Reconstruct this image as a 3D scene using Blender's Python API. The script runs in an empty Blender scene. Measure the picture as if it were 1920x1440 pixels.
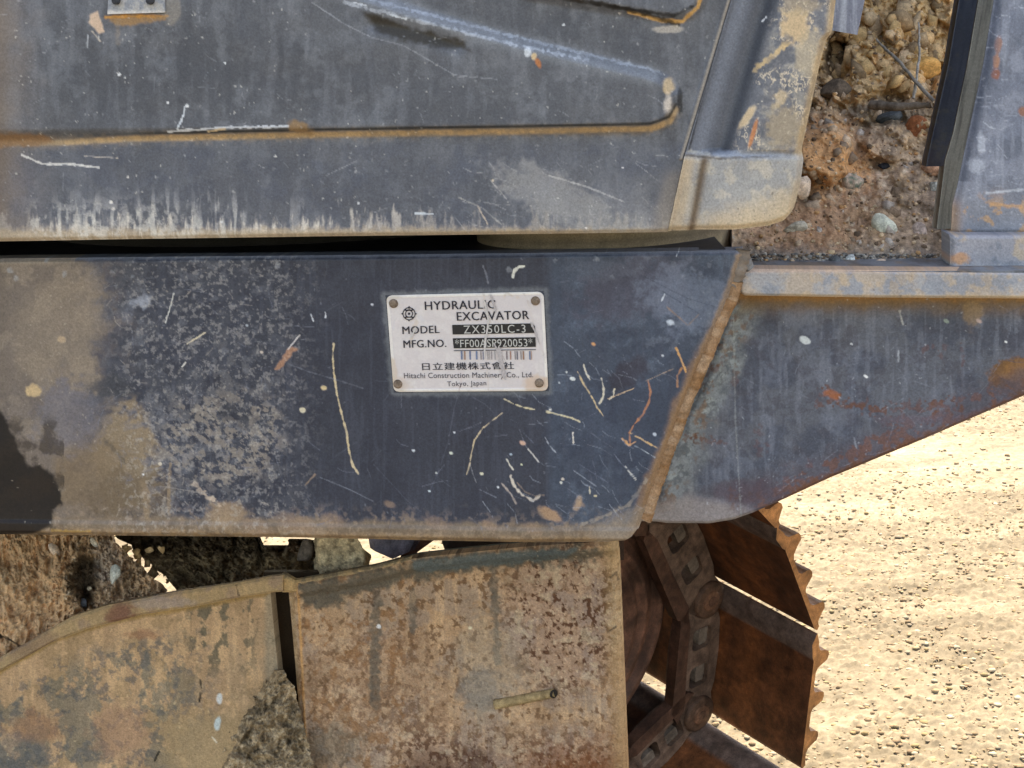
import bpy, math, random
import numpy as np
from mathutils import Vector, Matrix
from mathutils.geometry import tessellate_polygon

random.seed(7)
RS = np.random.RandomState(11)
SC = bpy.context.scene

# ------------------------------------------------------------------ camera
F_PX = 3000.0                      # focal length in pixels of the 1920 px wide photograph
CAMP = np.array([0.0, 0.0, 1.5])
PITCH, ROLL = math.radians(12), math.radians(3.0)
fwd = np.array([0, math.cos(PITCH), -math.sin(PITCH)])
r0 = np.array([1.0, 0, 0]); u0 = np.cross(r0, fwd)
up = math.cos(ROLL) * u0 + math.sin(ROLL) * r0
rt = math.cos(ROLL) * r0 - math.sin(ROLL) * u0
cd = bpy.data.cameras.new('camera'); cam = bpy.data.objects.new('camera', cd)
SC.collection.objects.link(cam); SC.camera = cam
cd.sensor_width = 36; cd.lens = 36 * F_PX / 1920; cd.clip_end = 500; cd.clip_start = 0.02
M = Matrix(((rt[0], up[0], -fwd[0], CAMP[0]), (rt[1], up[1], -fwd[1], CAMP[1]),
            (rt[2], up[2], -fwd[2], CAMP[2]), (0, 0, 0, 1)))
cam.matrix_world = M

# ------------------------------------------------------------------ world, sun, exposure
SUN_EL, SUN_AZ = math.radians(57), math.radians(14)     # azimuth from +Y towards +X
sd = np.array([math.cos(SUN_EL) * math.sin(SUN_AZ), math.cos(SUN_EL) * math.cos(SUN_AZ), math.sin(SUN_EL)])
w = bpy.data.worlds.new('World'); SC.world = w; w.use_nodes = True
nt = w.node_tree; bg = nt.nodes['Background']
sky = nt.nodes.new('ShaderNodeTexSky'); sky.sky_type = 'NISHITA'; sky.sun_disc = False
sky.sun_elevation = SUN_EL; sky.sun_rotation = SUN_AZ
sky.air_density = 1.0; sky.dust_density = 2.5; sky.ozone_density = 0.6
nt.links.new(sky.outputs[0], bg.inputs[0]); bg.inputs[1].default_value = 0.15
ld = bpy.data.lights.new('sun', 'SUN'); ld.energy = 2.0; ld.angle = math.radians(0.5); ld.color = (1.0, 0.94, 0.84)
sun = bpy.data.objects.new('sun', ld); SC.collection.objects.link(sun)
sun.rotation_euler = Vector(-sd).to_track_quat('-Z', 'Y').to_euler()
SC.view_settings.view_transform = 'Standard'; SC.view_settings.look = 'None'
SC.view_settings.gamma = 1; SC.view_settings.use_curve_mapping = False
SC.view_settings.exposure = 2.05
SC.view_settings.use_white_balance = True      # the photograph is balanced for the shade
SC.view_settings.white_balance_temperature = 8400; SC.view_settings.white_balance_tint = 13

# ------------------------------------------------------------------ noise
def _hash(ix, iy, seed):
    h = (ix.astype(np.int64) * 374761393 + iy.astype(np.int64) * 668265263 + seed * 974634777) & 0xffffffff
    h = ((h ^ (h >> 13)) * 1274126177) & 0xffffffff
    h = (h ^ (h >> 16)) & 0xffffffff
    h = (h * 2246822519) & 0xffffffff
    return ((h ^ (h >> 15)) & 0xffffff) / float(0xffffff)
def vnoise(x, y, seed=0):
    ix = np.floor(x); iy = np.floor(y); fx = x - ix; fy = y - iy
    fx = fx * fx * (3 - 2 * fx); fy = fy * fy * (3 - 2 * fy)
    a = _hash(ix, iy, seed); b = _hash(ix + 1, iy, seed); c = _hash(ix, iy + 1, seed); d = _hash(ix + 1, iy + 1, seed)
    return (a + (b - a) * fx) * (1 - fy) + (c + (d - c) * fx) * fy
def fbm(x, y, seed=0, octv=4, gain=0.5):
    s = 0; a = 1; t = 0
    for i in range(octv):
        cx, sx = math.cos(i * 0.9), math.sin(i * 0.9)
        s = s + a * vnoise((cx * x - sx * y) * 2 ** i + 17.3 * i, (sx * x + cx * y) * 2 ** i - 9.1 * i, seed + i); t += a; a *= gain
    return s / t
def worley(x, y, seed=0):
    ix = np.floor(x); iy = np.floor(y); f1 = np.full(x.shape, 9.0); f2 = np.full(x.shape, 9.0); idv = np.zeros(x.shape)
    for dx in (-1, 0, 1):
        for dy in (-1, 0, 1):
            cx = ix + dx; cy = iy + dy
            px = cx + _hash(cx, cy, seed); py = cy + _hash(cx, cy, seed + 5)
            d = np.hypot(px - x, py - y)
            near = d < f1
            f2 = np.where(near, f1, np.minimum(f2, d)); idv = np.where(near, _hash(cx, cy, seed + 9), idv); f1 = np.minimum(f1, d)
    return f1, f2, idv
def ss(x, a, b):
    t = np.clip((x - a) / (b - a), 0, 1); return t * t * (3 - 2 * t)
def lin(h):
    h = h.lstrip('#'); v = np.array([int(h[i:i + 2], 16) / 255 for i in (0, 2, 4)])
    return np.where(v <= 0.04045, v / 12.92, ((v + 0.055) / 1.055) ** 2.4)
def curve(C, k=.38, piv=.115):
    C = np.clip(C, .002, 1); g_ = (C @ np.array([.3, .55, .15]))[..., None]; bl = .38 * ss(C[..., 2:3] / (C[..., 0:1] + 1e-6), .95, 1.3)
    C = C * (1 - bl) + g_ * np.array([.99, 1.0, 1.03]) * bl; Lm = (C @ np.array([.3, .55, .15]))[..., None]
    return np.clip(C * np.minimum((Lm / piv) ** k, np.maximum(1.0, .62 / C.max(-1, keepdims=True))), .003, .80)
def interp(x, pts):
    p = sorted(pts); return np.interp(x, [q[0] for q in p], [q[1] for q in p])

# ------------------------------------------------------------------ planes and points
def ray(px, py):
    px = np.asarray(px, float); py = np.asarray(py, float)
    return fwd + ((px - 960) / F_PX)[..., None] * rt - ((py - 720) / F_PX)[..., None] * up
class Plane:
    def __init__(s, px, py, depth, yaw, tilt=0.0):
        # vertical surface through the place seen at (px,py), DEPTH metres away; YAW > 0: its right side comes nearer
        s.p = CAMP + ray(px, py) * depth
        a = math.radians(yaw); t = math.radians(tilt)
        s.n = np.array([-math.sin(a) * math.cos(t), -math.cos(a) * math.cos(t), math.sin(t)])
        s.t = np.array([math.cos(a), -math.sin(a), 0.0])
        s.u = np.cross(s.t, -s.n) * -1
        s.u = np.cross(s.n, s.t); 
        if s.u[2] < 0: s.u = -s.u
    def at(s, px, py, off=0.0):
        d = ray(px, py); k = ((s.p + s.n * 0 - CAMP) @ s.n) / (d @ s.n)
        P = CAMP + d * np.asarray(k)[..., None]
        return P + np.asarray(off)[..., None] * s.n if np.ndim(off) else P + off * s.n

# ------------------------------------------------------------------ objects
def tag(o, label=None, cat=None, kind=None, group=None):
    if label: o['label'] = label
    if cat: o['category'] = cat
    if kind: o['kind'] = kind
    if group: o['group'] = group
    return o
def empty(name, loc, label, cat):
    o = bpy.data.objects.new(name, None); SC.collection.objects.link(o); o.location = loc; o.empty_display_size = .1
    return tag(o, label, cat)
def link(name, me, mat, parent=None):
    o = bpy.data.objects.new(name, me); SC.collection.objects.link(o)
    if mat is not None and not me.materials: me.materials.append(mat)
    if parent is not None:
        o.parent = parent; o.matrix_parent_inverse = parent_inv(parent)
    return o
def parent_inv(p):
    return Matrix.Translation(-p.location) if p.type == 'EMPTY' else Matrix.Identity(4)   # mesh parts sit at the world's origin
def mesh_from(name, V, Fq, C=None, smooth=True, tris=None, R=None):
    me = bpy.data.meshes.new(name)
    V = np.ascontiguousarray(V, np.float32); nq = 0 if Fq is None else len(Fq); ntr = 0 if tris is None else len(tris)
    me.vertices.add(len(V)); me.vertices.foreach_set('co', V.ravel())
    loops = []; 
    if nq: loops.append(np.asarray(Fq, np.int32).ravel())
    if ntr: loops.append(np.asarray(tris, np.int32).ravel())
    loops = np.concatenate(loops)
    me.loops.add(len(loops)); me.loops.foreach_set('vertex_index', loops)
    st = np.concatenate([np.arange(nq) * 4, nq * 4 + np.arange(ntr) * 3]).astype(np.int32)
    me.polygons.add(nq + ntr); me.polygons.foreach_set('loop_start', st)
    me.update(calc_edges=True); me.validate()
    if smooth: me.polygons.foreach_set('use_smooth', np.ones(len(me.polygons), bool))
    if C is not None:
        a = me.color_attributes.new('paint', 'FLOAT_COLOR', 'POINT')
        CC = np.ones((len(V), 4), np.float32); CC[:, :3] = C; 
        if R is not None: CC[:, 3] = R
        a.data.foreach_set('color', CC.ravel())
    return me
def sheet(name, X, Y, plane, H, C, mat, parent=None, thick=0.006, back=True):
    """A pressed or cut metal plate: relief H (m) over its plane, rim and back THICK behind it."""
    n, m = X.shape
    P = plane(X, Y, H) if callable(plane) else plane.at(X, Y, H)
    nrm = plane.n if not callable(plane) else np.array([0, -1.0, 0.15])
    V = P.reshape(-1, 3); idx = np.arange(n * m).reshape(n, m)
    F = np.stack([idx[:-1, :-1], idx[1:, :-1], idx[1:, 1:], idx[:-1, 1:]], -1).reshape(-1, 4)
    bd = np.concatenate([idx[0, :], idx[1:, -1], idx[-1, -2::-1], idx[-2:0:-1, 0]])
    k = len(bd); Vb = V[bd] - nrm * thick
    Vs = np.concatenate([V, V[bd], Vb]); o1 = n * m; o2 = o1 + k
    i = np.arange(k); j = (i + 1) % k
    Fr = np.stack([o1 + i, o1 + j, o2 + j, o2 + i], -1)
    Cf = np.concatenate([C.reshape(-1, 3), C.reshape(-1, 3)[bd], C.reshape(-1, 3)[bd]])
    fs = [F, Fr]
    if back:   # coarse back made of the rim's opposite columns
        pass
    me = mesh_from(name, Vs, np.concatenate(fs), curve(Cf))
    return link(name, me, mat, parent)

def grid(x0, x1, y0, y1, step):
    """Columns and rows between outline curves: each bound is a number or a list of (pixel, pixel) points."""
    f = lambda b, t: interp(t, b) if isinstance(b, (list, tuple)) else np.full_like(t, float(b))
    ya = np.array([p[1] for p in y0]).min() if isinstance(y0, (list, tuple)) else y0
    yb = np.array([p[1] for p in y1]).max() if isinstance(y1, (list, tuple)) else y1
    xa = np.array([p[1] for p in x0]).min() if isinstance(x0, (list, tuple)) else x0
    xb = np.array([p[1] for p in x1]).max() if isinstance(x1, (list, tuple)) else x1
    nx = max(3, int((xb - xa) / step) + 1); ny = max(3, int((yb - ya) / step) + 1)
    u, v = np.meshgrid(np.linspace(0, 1, nx), np.linspace(0, 1, ny))
    X = xa + (xb - xa) * u; Y = ya + (yb - ya) * v
    for _ in range(6):
        X = f(x0, Y) * (1 - u) + f(x1, Y) * u
        Y = f(y0, X) * (1 - v) + f(y1, X) * v
    return X, Y, u, v

def poly_sd(X, Y, pts):
    """Signed distance to a polygon, positive inside."""
    d = np.full(X.shape, 1e9); ins = np.zeros(X.shape, bool); n = len(pts)
    for i in range(n):
        x1, y1 = pts[i]; x2, y2 = pts[(i + 1) % n]
        ex, ey = x2 - x1, y2 - y1
        t = np.clip(((X - x1) * ex + (Y - y1) * ey) / (ex * ex + ey * ey + 1e-9), 0, 1)
        d = np.minimum(d, np.hypot(X - x1 - t * ex, Y - y1 - t * ey))
        c = ((y1 > Y) != (y2 > Y)) & (X < (x2 - x1) * (Y - y1) / ((y2 - y1) + 1e-9) + x1)
        ins ^= c
    return np.where(ins, d, -d)
def line_d(X, Y, pts):
    d = np.full(X.shape, 1e9)
    for (x1, y1), (x2, y2) in zip(pts[:-1], pts[1:]):
        ex, ey = x2 - x1, y2 - y1
        t = np.clip(((X - x1) * ex + (Y - y1) * ey) / (ex * ex + ey * ey + 1e-9), 0, 1)
        d = np.minimum(d, np.hypot(X - x1 - t * ex, Y - y1 - t * ey))
    return d
class Paint:
    def __init__(s, X, Y, col, seed=0):
        s.X, s.Y = X, Y; s.C = np.zeros(X.shape + (3,)) + lin(col); s.seed = seed
        s.n1 = fbm(X / 9, Y / 9, seed + 50, 3); s.n2 = fbm(X / 30, Y / 30, seed + 60, 4)
    def mix(s, m, col, a=1.0):
        c = lin(col) if isinstance(col, str) else col
        m = np.clip(m * a, 0, 1)[..., None]; s.C = s.C * (1 - m) + c * m; return s
    def blob(s, cx, cy, rx, ry, col, a=1.0, rot=0, rag=0.8, soft=0.35):
        c, q = math.cos(math.radians(rot)), math.sin(math.radians(rot))
        x = (s.X - cx) * c + (s.Y - cy) * q; y = -(s.X - cx) * q + (s.Y - cy) * c
        r = np.hypot(x / rx, y / ry) + rag * (s.n1 - .5) + rag * (s.n2 - .5)
        return s.mix(1 - ss(r, 1 - soft, 1 + soft), col, a)
    def poly(s, pts, col, a=1.0, rag=6, soft=3, wn=None):
        sd_ = poly_sd(s.X, s.Y, pts) + rag * 2 * (s.n1 - .5) + rag * 2 * (s.n2 - .5)
        return s.mix(ss(sd_, -soft, soft), col, a)
    def line(s, pts, col, wd=1.5, a=1.0, rag=0.5):
        xs = [p[0] for p in pts]; ys = [p[1] for p in pts]; b = wd * 4 + 10
        m = (s.X > min(xs) - b) & (s.X < max(xs) + b) & (s.Y > min(ys) - b) & (s.Y < max(ys) + b)
        if not m.any(): return s
        nn = vnoise(s.X[m] / 7, s.Y[m] / 7, s.seed + 3); wv = wd * (.55 + .6 * nn)
        d = line_d(s.X[m], s.Y[m], pts) + rag * wd * 2 * (vnoise(s.X[m] / 5, s.Y[m] / 5, s.seed + 5) - .5)
        k = np.clip((1 - ss(d, wv * .5, wv * 1.4)) * a * (.55 + .6 * vnoise(s.X[m] / 11, s.Y[m] / 11, s.seed + 8)), 0, 1)[:, None]
        s.C[m] = s.C[m] * (1 - k) + lin(col) * k; return s
    def specks(s, scale, thr, col, seed, a=1.0, mask=None, sz=0.25):
        wx = s.X / scale + .9 * (vnoise(s.X / 4, s.Y / 4, seed + 1) - .5) * 5 / scale; wy = s.Y / scale + .9 * (vnoise(s.X / 4, s.Y / 4, seed + 2) - .5) * 5 / scale
        f1, f2, idv = worley(wx, wy, seed)
        dens = fbm(s.X / 90, s.Y / 90, seed + 9, 3)
        q = (idv - thr) / (1 - thr)
        m = (q > 0) * (q < ss(dens, .3, .75)) * (1 - ss(f1, sz * .5, sz * 1.1)) * (.35 + .65 * vnoise(s.X / 7, s.Y / 7, seed + 4))
        if mask is not None: m = m * mask
        return s.mix(m, col, a)
    def streaks(s, col, a, sx=7, sy=90, seed=0, lo=.5, hi=.75, mask=None):
        m = ss(fbm(s.X / sx, s.Y / sy, seed, 3), lo, hi)
        if mask is not None: m = m * mask
        return s.mix(m, col, a)
    def mottle(s, col, a, sc=18, seed=0, lo=.5, hi=.62, octv=5, mask=None):
        m = ss(fbm(s.X / sc, s.Y / sc, seed, octv, .62), lo, hi)
        if mask is not None: m = m * mask
        return s.mix(m, col, a)
    def scratches(s, n, box, col, seed, a=.5, lmin=10, lmax=60, ang=None, wd=.8):
        rs = random.Random(seed)
        for _ in range(n):
            x = rs.uniform(box[0], box[2]); y = rs.uniform(box[1], box[3]); L = rs.uniform(lmin, lmax)
            t = math.radians(rs.uniform(0, 180) if ang is None else rs.gauss(ang, 18)); b = rs.uniform(-.15, .15) * L
            p = [(x, y), (x + math.cos(t) * L / 2 + b, y + math.sin(t) * L / 2), (x + math.cos(t) * L, y + math.sin(t) * L + b)]
            s.line(p, col, wd, a * rs.uniform(.4, 1))
        return s
    def grain(s, amt=.16, seed=0, sc=3.0):
        g = 1 + amt * 2 * (fbm(s.X / sc, s.Y / sc, seed + 77, 3, .7) - .5) + amt * (fbm(s.X / 60, s.Y / 60, seed + 78, 2) - .5)
        s.C = s.C * g[..., None]; return s

# ------------------------------------------------------------------ materials
MATS = {}
def mat(name, rough=.6, metal=0.0, bump=.25, bscale=900, col=None, attr=True, spec=.4, var=.2, fine=500.0, blot=None):
    if name in MATS: return MATS[name]
    m = bpy.data.materials.new(name); m.use_nodes = True; t = m.node_tree; n = t.nodes; L = t.links
    b = n['Principled BSDF']; b.inputs['Roughness'].default_value = rough; b.inputs['Metallic'].default_value = metal
    b.inputs['Specular IOR Level'].default_value = spec
    tc = n.new('ShaderNodeTexCoord')
    nz = n.new('ShaderNodeTexNoise'); nz.inputs['Scale'].default_value = fine; nz.inputs['Detail'].default_value = 5; nz.inputs['Roughness'].default_value = .7
    L.new(tc.outputs['Object'], nz.inputs['Vector'])
    if attr:
        src = n.new('ShaderNodeAttribute'); src.attribute_name = 'paint'; out = src.outputs['Color']
    else:
        src = n.new('ShaderNodeRGB'); src.outputs[0].default_value = tuple(lin(col)) + (1,); out = src.outputs[0]
    mr = n.new('ShaderNodeMapRange'); mr.inputs['From Min'].default_value = .3; mr.inputs['From Max'].default_value = .7
    mr.inputs['To Min'].default_value = 1 - var; mr.inputs['To Max'].default_value = 1 + var
    L.new(nz.outputs['Fac'], mr.inputs['Value'])
    vm = n.new('ShaderNodeVectorMath'); vm.operation = 'SCALE'; L.new(out, vm.inputs[0]); L.new(mr.outputs[0], vm.inputs['Scale'])
    fin = vm.outputs[0]
    if blot:
        for k_, (sc_b, lo_, hi_) in enumerate(blot):
            nq = n.new('ShaderNodeTexNoise'); nq.inputs['Scale'].default_value = sc_b; nq.inputs['Detail'].default_value = 6; nq.inputs['Roughness'].default_value = .65
            L.new(tc.outputs['Object'], nq.inputs['Vector']); mq = n.new('ShaderNodeMapRange'); mq.inputs['From Min'].default_value = .35; mq.inputs['From Max'].default_value = .65
            mq.inputs['To Min'].default_value = lo_; mq.inputs['To Max'].default_value = hi_; L.new(nq.outputs['Fac'], mq.inputs['Value'])
            v2 = n.new('ShaderNodeVectorMath'); v2.operation = 'SCALE'; L.new(fin, v2.inputs[0]); L.new(mq.outputs[0], v2.inputs['Scale']); fin = v2.outputs[0]
    L.new(fin, b.inputs['Base Color'])
    nb = n.new('ShaderNodeTexNoise'); nb.inputs['Scale'].default_value = bscale; nb.inputs['Detail'].default_value = 4
    L.new(tc.outputs['Object'], nb.inputs['Vector'])
    bp = n.new('ShaderNodeBump'); bp.inputs['Strength'].default_value = bump; bp.inputs['Distance'].default_value = .001
    L.new(nb.outputs['Fac'], bp.inputs['Height']); L.new(bp.outputs[0], b.inputs['Normal'])
    rr = n.new('ShaderNodeMapRange'); rr.inputs['To Min'].default_value = max(0, rough - .12); rr.inputs['To Max'].default_value = min(1, rough + .15)
    n3 = n.new('ShaderNodeTexNoise'); n3.inputs['Scale'].default_value = 40; n3.inputs['Detail'].default_value = 6
    L.new(tc.outputs['Object'], n3.inputs['Vector']); L.new(n3.outputs['Fac'], rr.inputs['Value']); L.new(rr.outputs[0], b.inputs['Roughness'])
    MATS[name] = m; return m
PAINTED = mat('weathered_paint', rough=.48, spec=.28, bump=.12)
MUDDY = mat('dried_mud', rough=.95, spec=.1, bump=.9, bscale=420, var=.28, blot=[(60, .78, 1.25), (170, .8, 1.2)])
RUSTY = mat('rusty_steel', rough=.75, spec=.25, bump=.35, bscale=700, var=.3)

# ================================================================== the setting: ground
GX, GY = np.meshgrid(np.linspace(-30, 30, 61), np.linspace(-15, 120, 136))
def ground_h(x, y): return .03 * (fbm(x / 1.7, y / 1.7, 3, 3) - .5)
V = np.stack([GX, GY, ground_h(GX, GY) - .012], -1).reshape(-1, 3)
idx = np.arange(GX.size).reshape(GX.shape)
Fq = np.stack([idx[:-1, :-1], idx[:-1, 1:], idx[1:, 1:], idx[1:, :-1]], -1).reshape(-1, 4)
gm = bpy.data.materials.new('gravel_ground'); gm.use_nodes = True
t = gm.node_tree; n = t.nodes; L = t.links; b = n['Principled BSDF']; b.inputs['Roughness'].default_value = .95; b.inputs['Specular IOR Level'].default_value = .1
tc = n.new('ShaderNodeTexCoord'); v1 = n.new('ShaderNodeTexVoronoi'); v1.inputs['Scale'].default_value = 90
n1 = n.new('ShaderNodeTexNoise'); n1.inputs['Scale'].default_value = 1.3; n1.inputs['Detail'].default_value = 8; n1.inputs['Roughness'].default_value = .7
cr = n.new('ShaderNodeValToRGB'); cr.color_ramp.elements[0].position = .35; cr.color_ramp.elements[0].color = (.17, .145, .105, 1)
cr.color_ramp.elements[1].position = .68; cr.color_ramp.elements[1].color = (.26, .225, .165, 1)
mx = n.new('ShaderNodeMix'); mx.data_type = 'RGBA'; mx.blend_type = 'MULTIPLY'; mx.inputs['Factor'].default_value = .35
for nd in (v1, n1): L.new(tc.outputs['Object'], nd.inputs['Vector'])
L.new(n1.outputs['Fac'], cr.inputs['Fac']); L.new(cr.outputs[0], mx.inputs['A']); L.new(v1.outputs['Color'], mx.inputs['B']); L.new(mx.outputs['Result'], b.inputs['Base Color'])
bp = n.new('ShaderNodeBump'); bp.inputs['Strength'].default_value = .8; bp.inputs['Distance'].default_value = .006
L.new(v1.outputs['Distance'], bp.inputs['Height']); L.new(bp.outputs[0], b.inputs['Normal'])
g = link('ground', mesh_from('ground', V, Fq), gm); tag(g, 'pale sunlit sandy gravel yard under and behind the machine', None, 'structure')

# fine relief where the camera sees the ground
gx, gy = np.meshgrid(np.linspace(-1.9, 2.9, 620), 2.3 + 5.7 * np.linspace(0, 1, 720) ** 1.25)
f1, f2, idv = worley(gx / .03, gy / .03, 4); g1, g2, idw = worley(gx / .013, gy / .013, 8)
rough_zone = ss(fbm(gx / .8, gy / .5, 21, 3), .36, .58)
hh = (.007 * (1 - ss(f1, .0, .6)) * (idv > .45) + .005 * (1 - ss(g1, 0, .6))) * (.3 + .9 * np.clip(rough_zone + .6 * ss(5.2 - gy, 0, 1.6), 0, 1)) + .012 * (fbm(gx / .2, gy / .2, 9, 4) - .5)
V = np.stack([gx, gy, ground_h(gx, gy) + hh], -1).reshape(-1, 3)
idx = np.arange(gx.size).reshape(gx.shape)
Fq = np.stack([idx[:-1, :-1], idx[:-1, 1:], idx[1:, 1:], idx[1:, :-1]], -1).reshape(-1, 4)
rough_zone = np.clip(rough_zone * .75 + .7 * ss(5.2 - gy, 0, 1.6) - .1, 0, 1)
base = .44 * lin('#cbbfa4') * (1 - rough_zone[..., None] * .22) + .01
C = base * (.80 + .4 * idw[..., None]) * (.6 + .8 * fbm(gx / .35, gy / .12, 31, 4)[..., None])
C = C * np.where((f1 < .45) & (idv > .8), 1.15, 1.0)[..., None]
GR = mat('gravel', rough=.95, spec=.1, bump=.4, bscale=300, var=.18, fine=160)
o = link('gravel_surface', mesh_from('gravel_surface', V, Fq, C.reshape(-1, 3), smooth=False), GR)
tag(o, 'compacted pale gravel and grit lit by the sun', None, 'structure')

# loose stones on the ground
def ico():
    ph = (1 + 5 ** .5) / 2
    v = np.array([(-1, ph, 0), (1, ph, 0), (-1, -ph, 0), (1, -ph, 0), (0, -1, ph), (0, 1, ph), (0, -1, -ph), (0, 1, -ph), (ph, 0, -1), (ph, 0, 1), (-ph, 0, -1), (-ph, 0, 1)], float)
    v /= np.linalg.norm(v[0])
    f = np.array([(0, 11, 5), (0, 5, 1), (0, 1, 7), (0, 7, 10), (0, 10, 11), (1, 5, 9), (5, 11, 4), (11, 10, 2), (10, 7, 6), (7, 1, 8), (3, 9, 4), (3, 4, 2), (3, 2, 6), (3, 6, 8), (3, 8, 9), (4, 9, 5), (2, 4, 11), (6, 2, 10), (8, 6, 7), (9, 8, 1)])
    return v, f
IV, IF = ico()
def stones_mesh(name, pts, sizes, cols, flat=.6, jag=.45):
    N = len(pts)
    d = 1 + jag * (RS.rand(N, 12, 1) - .5)
    ax = np.stack([1 + .5 * (RS.rand(N) - .3), 1 + .3 * (RS.rand(N) - .5), flat * (1 + .5 * (RS.rand(N) - .5))], -1)
    v = IV[None] * d * ax[:, None]
    a = RS.rand(N) * 6.28; c, s_ = np.cos(a), np.sin(a)
    x = v[..., 0] * c[:, None] - v[..., 1] * s_[:, None]; y = v[..., 0] * s_[:, None] + v[..., 1] * c[:, None]
    v = np.stack([x, y, v[..., 2]], -1) * sizes[:, None, None] + pts[:, None]
    f = (IF[None] + (np.arange(N) * 12)[:, None, None]).reshape(-1, 3)
    return mesh_from(name, v.reshape(-1, 3), None, np.repeat(cols, 12, 0), smooth=False, tris=f)
N = 80000
sx = RS.rand(N) * 4.8 - 1.9; sy = 2.3 + 5.6 * RS.rand(N) ** 1.1
keep = RS.rand(N) < (.12 + .5 * ss(fbm(sx / .8, sy / .5, 21, 3), .36, .58) + .6 * ss(5.2 - sy, 0, 1.6)); sx, sy = sx[keep], sy[keep]; N = len(sx)
sz = .0022 + .0075 * RS.rand(N) ** 3.0
pal = np.array([lin('#d3c19c'), lin('#cdb88e'), lin('#e4d8bc'), lin('#bda88a'), lin('#cfc2aa'), lin('#c3ad90')])
cols = pal[RS.randint(0, 6, N)] * (.38 + .22 * RS.rand(N, 1))
o = link('gravel', stones_mesh('gravel', np.stack([sx, sy, ground_h(sx, sy) + .003 + sz * .02], -1), sz, cols, .42), GR)
tag(o, 'loose pale pebbles scattered over the sunlit ground', 'gravel', 'stuff')

# ================================================================== the excavator
EX = empty('excavator', Vector((.1, 2.4, 0)), 'worn dark blue-grey crawler excavator with a white data plate, mud packed on its undercarriage', 'excavator')
PF = Plane(870, 640, 1.75, 8)          # face of the centre frame with the data plate
PU = Plane(870, 440, 1.69, 8)          # side panel of the upper structure
PR = Plane(1400, 520, 1.735, 7)        # right leg of the frame
FL = [('x', 0)]

# ---------------------------------------------------------------- door panel
SEAM = [(-60, 1380), (0, 1370), (290, 1283), (432, 1252), (460, 1246)]
X, Y, u, v = grid(-60, SEAM, -60, [(-60, 455), (0, 453), (600, 444), (1240, 436), (1400, 436)], 2.3)
pk1 = poly_sd(X, Y, [(-400, 256), (-400, -400), (500, -400), (640, -22), (800, 30), (960, 76), (1215, 138), (1250, 152), (1268, 178), (1262, 215), (1240, 234), (1200, 240), (600, 247)])
pk2 = poly_sd(X, Y, [(930, -200), (960, -14), (1050, 2), (1265, 36), (1298, 28), (1318, 0), (1345, -80), (1360, -200)])
H = .010 * ss(pk1, -14, 12) + .010 * ss(pk2, -12, 12)
H += .0045 * (fbm(X / 260, Y / 150, 5, 3) - .5)
ed = np.minimum((1 - v) * 460, 60); H -= .004 * (1 - ss(ed, 0, 9)) ** 2 
H += .004 * np.exp(-((X - interp(Y, SEAM) + 3) / 5) ** 2) * (Y < 300)
H -= .004 * np.exp(-(line_d(X, Y, [(705, 45), (770, 55), (860, 84)]) / 14) ** 2)
p = Paint(X, Y, '#5e6167', 1)
p.blob(330, 130, 260, 90, '#4b4f58', .55, 5, .8, .5).blob(760, 180, 260, 55, '#50545d', .5, 10, .8, .5).blob(1150, 80, 150, 40, '#4f535c', .4, 12, .8, .5).blob(560, 350, 380, 45, '#4b505c', .4, 0, .8, .5).mottle('#545962', .5, 60, 4).mottle('#74787e', .35, 35, 5, .5, .7).streaks('#7b7f86', .22, 14, 90, 6).streaks('#4b505b', .28, 18, 120, 7)
below = ss(Y, 258, 275)
p.mix(below * .35, '#5c6270').mottle('#50586a', .45, 26, 8, .45, .65, mask=below)
p.mix(ss(120 - X + 60 * (p.n2 - .5), 0, 150), '#7d6f62', .75).mix(ss(30 - X, 0, 60), '#6b5440', .6)
# grimy streaks rising from the bottom edge
st = .55 * fbm(X / 6, Y / 34, 12, 4, .65) + .45 * fbm(X / 34, Y / 60, 13, 4, .65)
p.mix(ss(st - .018 * (425 - Y) / 3, .38, .56) * (Y > 330), '#938b82', .65)
p.mix(ss(st - .010 * (420 - Y) / 3, .52, .68) * ss(X, 60, 100) * (1 - ss(X, 450, 900)) * (Y > 320), '#c6beb2', .8)
p.mix(ss(Y + 14 * (p.n1 - .5), 422, 436), '#9b8a74', .85)
p.mix(ss(X, 950, 1230) * ss(Y, 300, 400) * p.n2 * 1.2, '#8d8a85', .6)
p.mottle('#aaa59c', .55, 13, 14, .5, .62, mask=ss(Y, 350, 420) * ss(X, 30, 80) * (1 - ss(X, 260, 520)))
p.streaks('#b9b4aa', .5, 7, 46, 15, .52, .66, mask=ss(Y, 330, 420) * ss(X, 40, 90) * (1 - ss(X, 380, 700)) * ss(fbm(X / 70, Y / 90, 16, 3), .38, .6))
p.blob(1040, 370, 120, 40, '#8f8c87', .55, 25)
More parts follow.
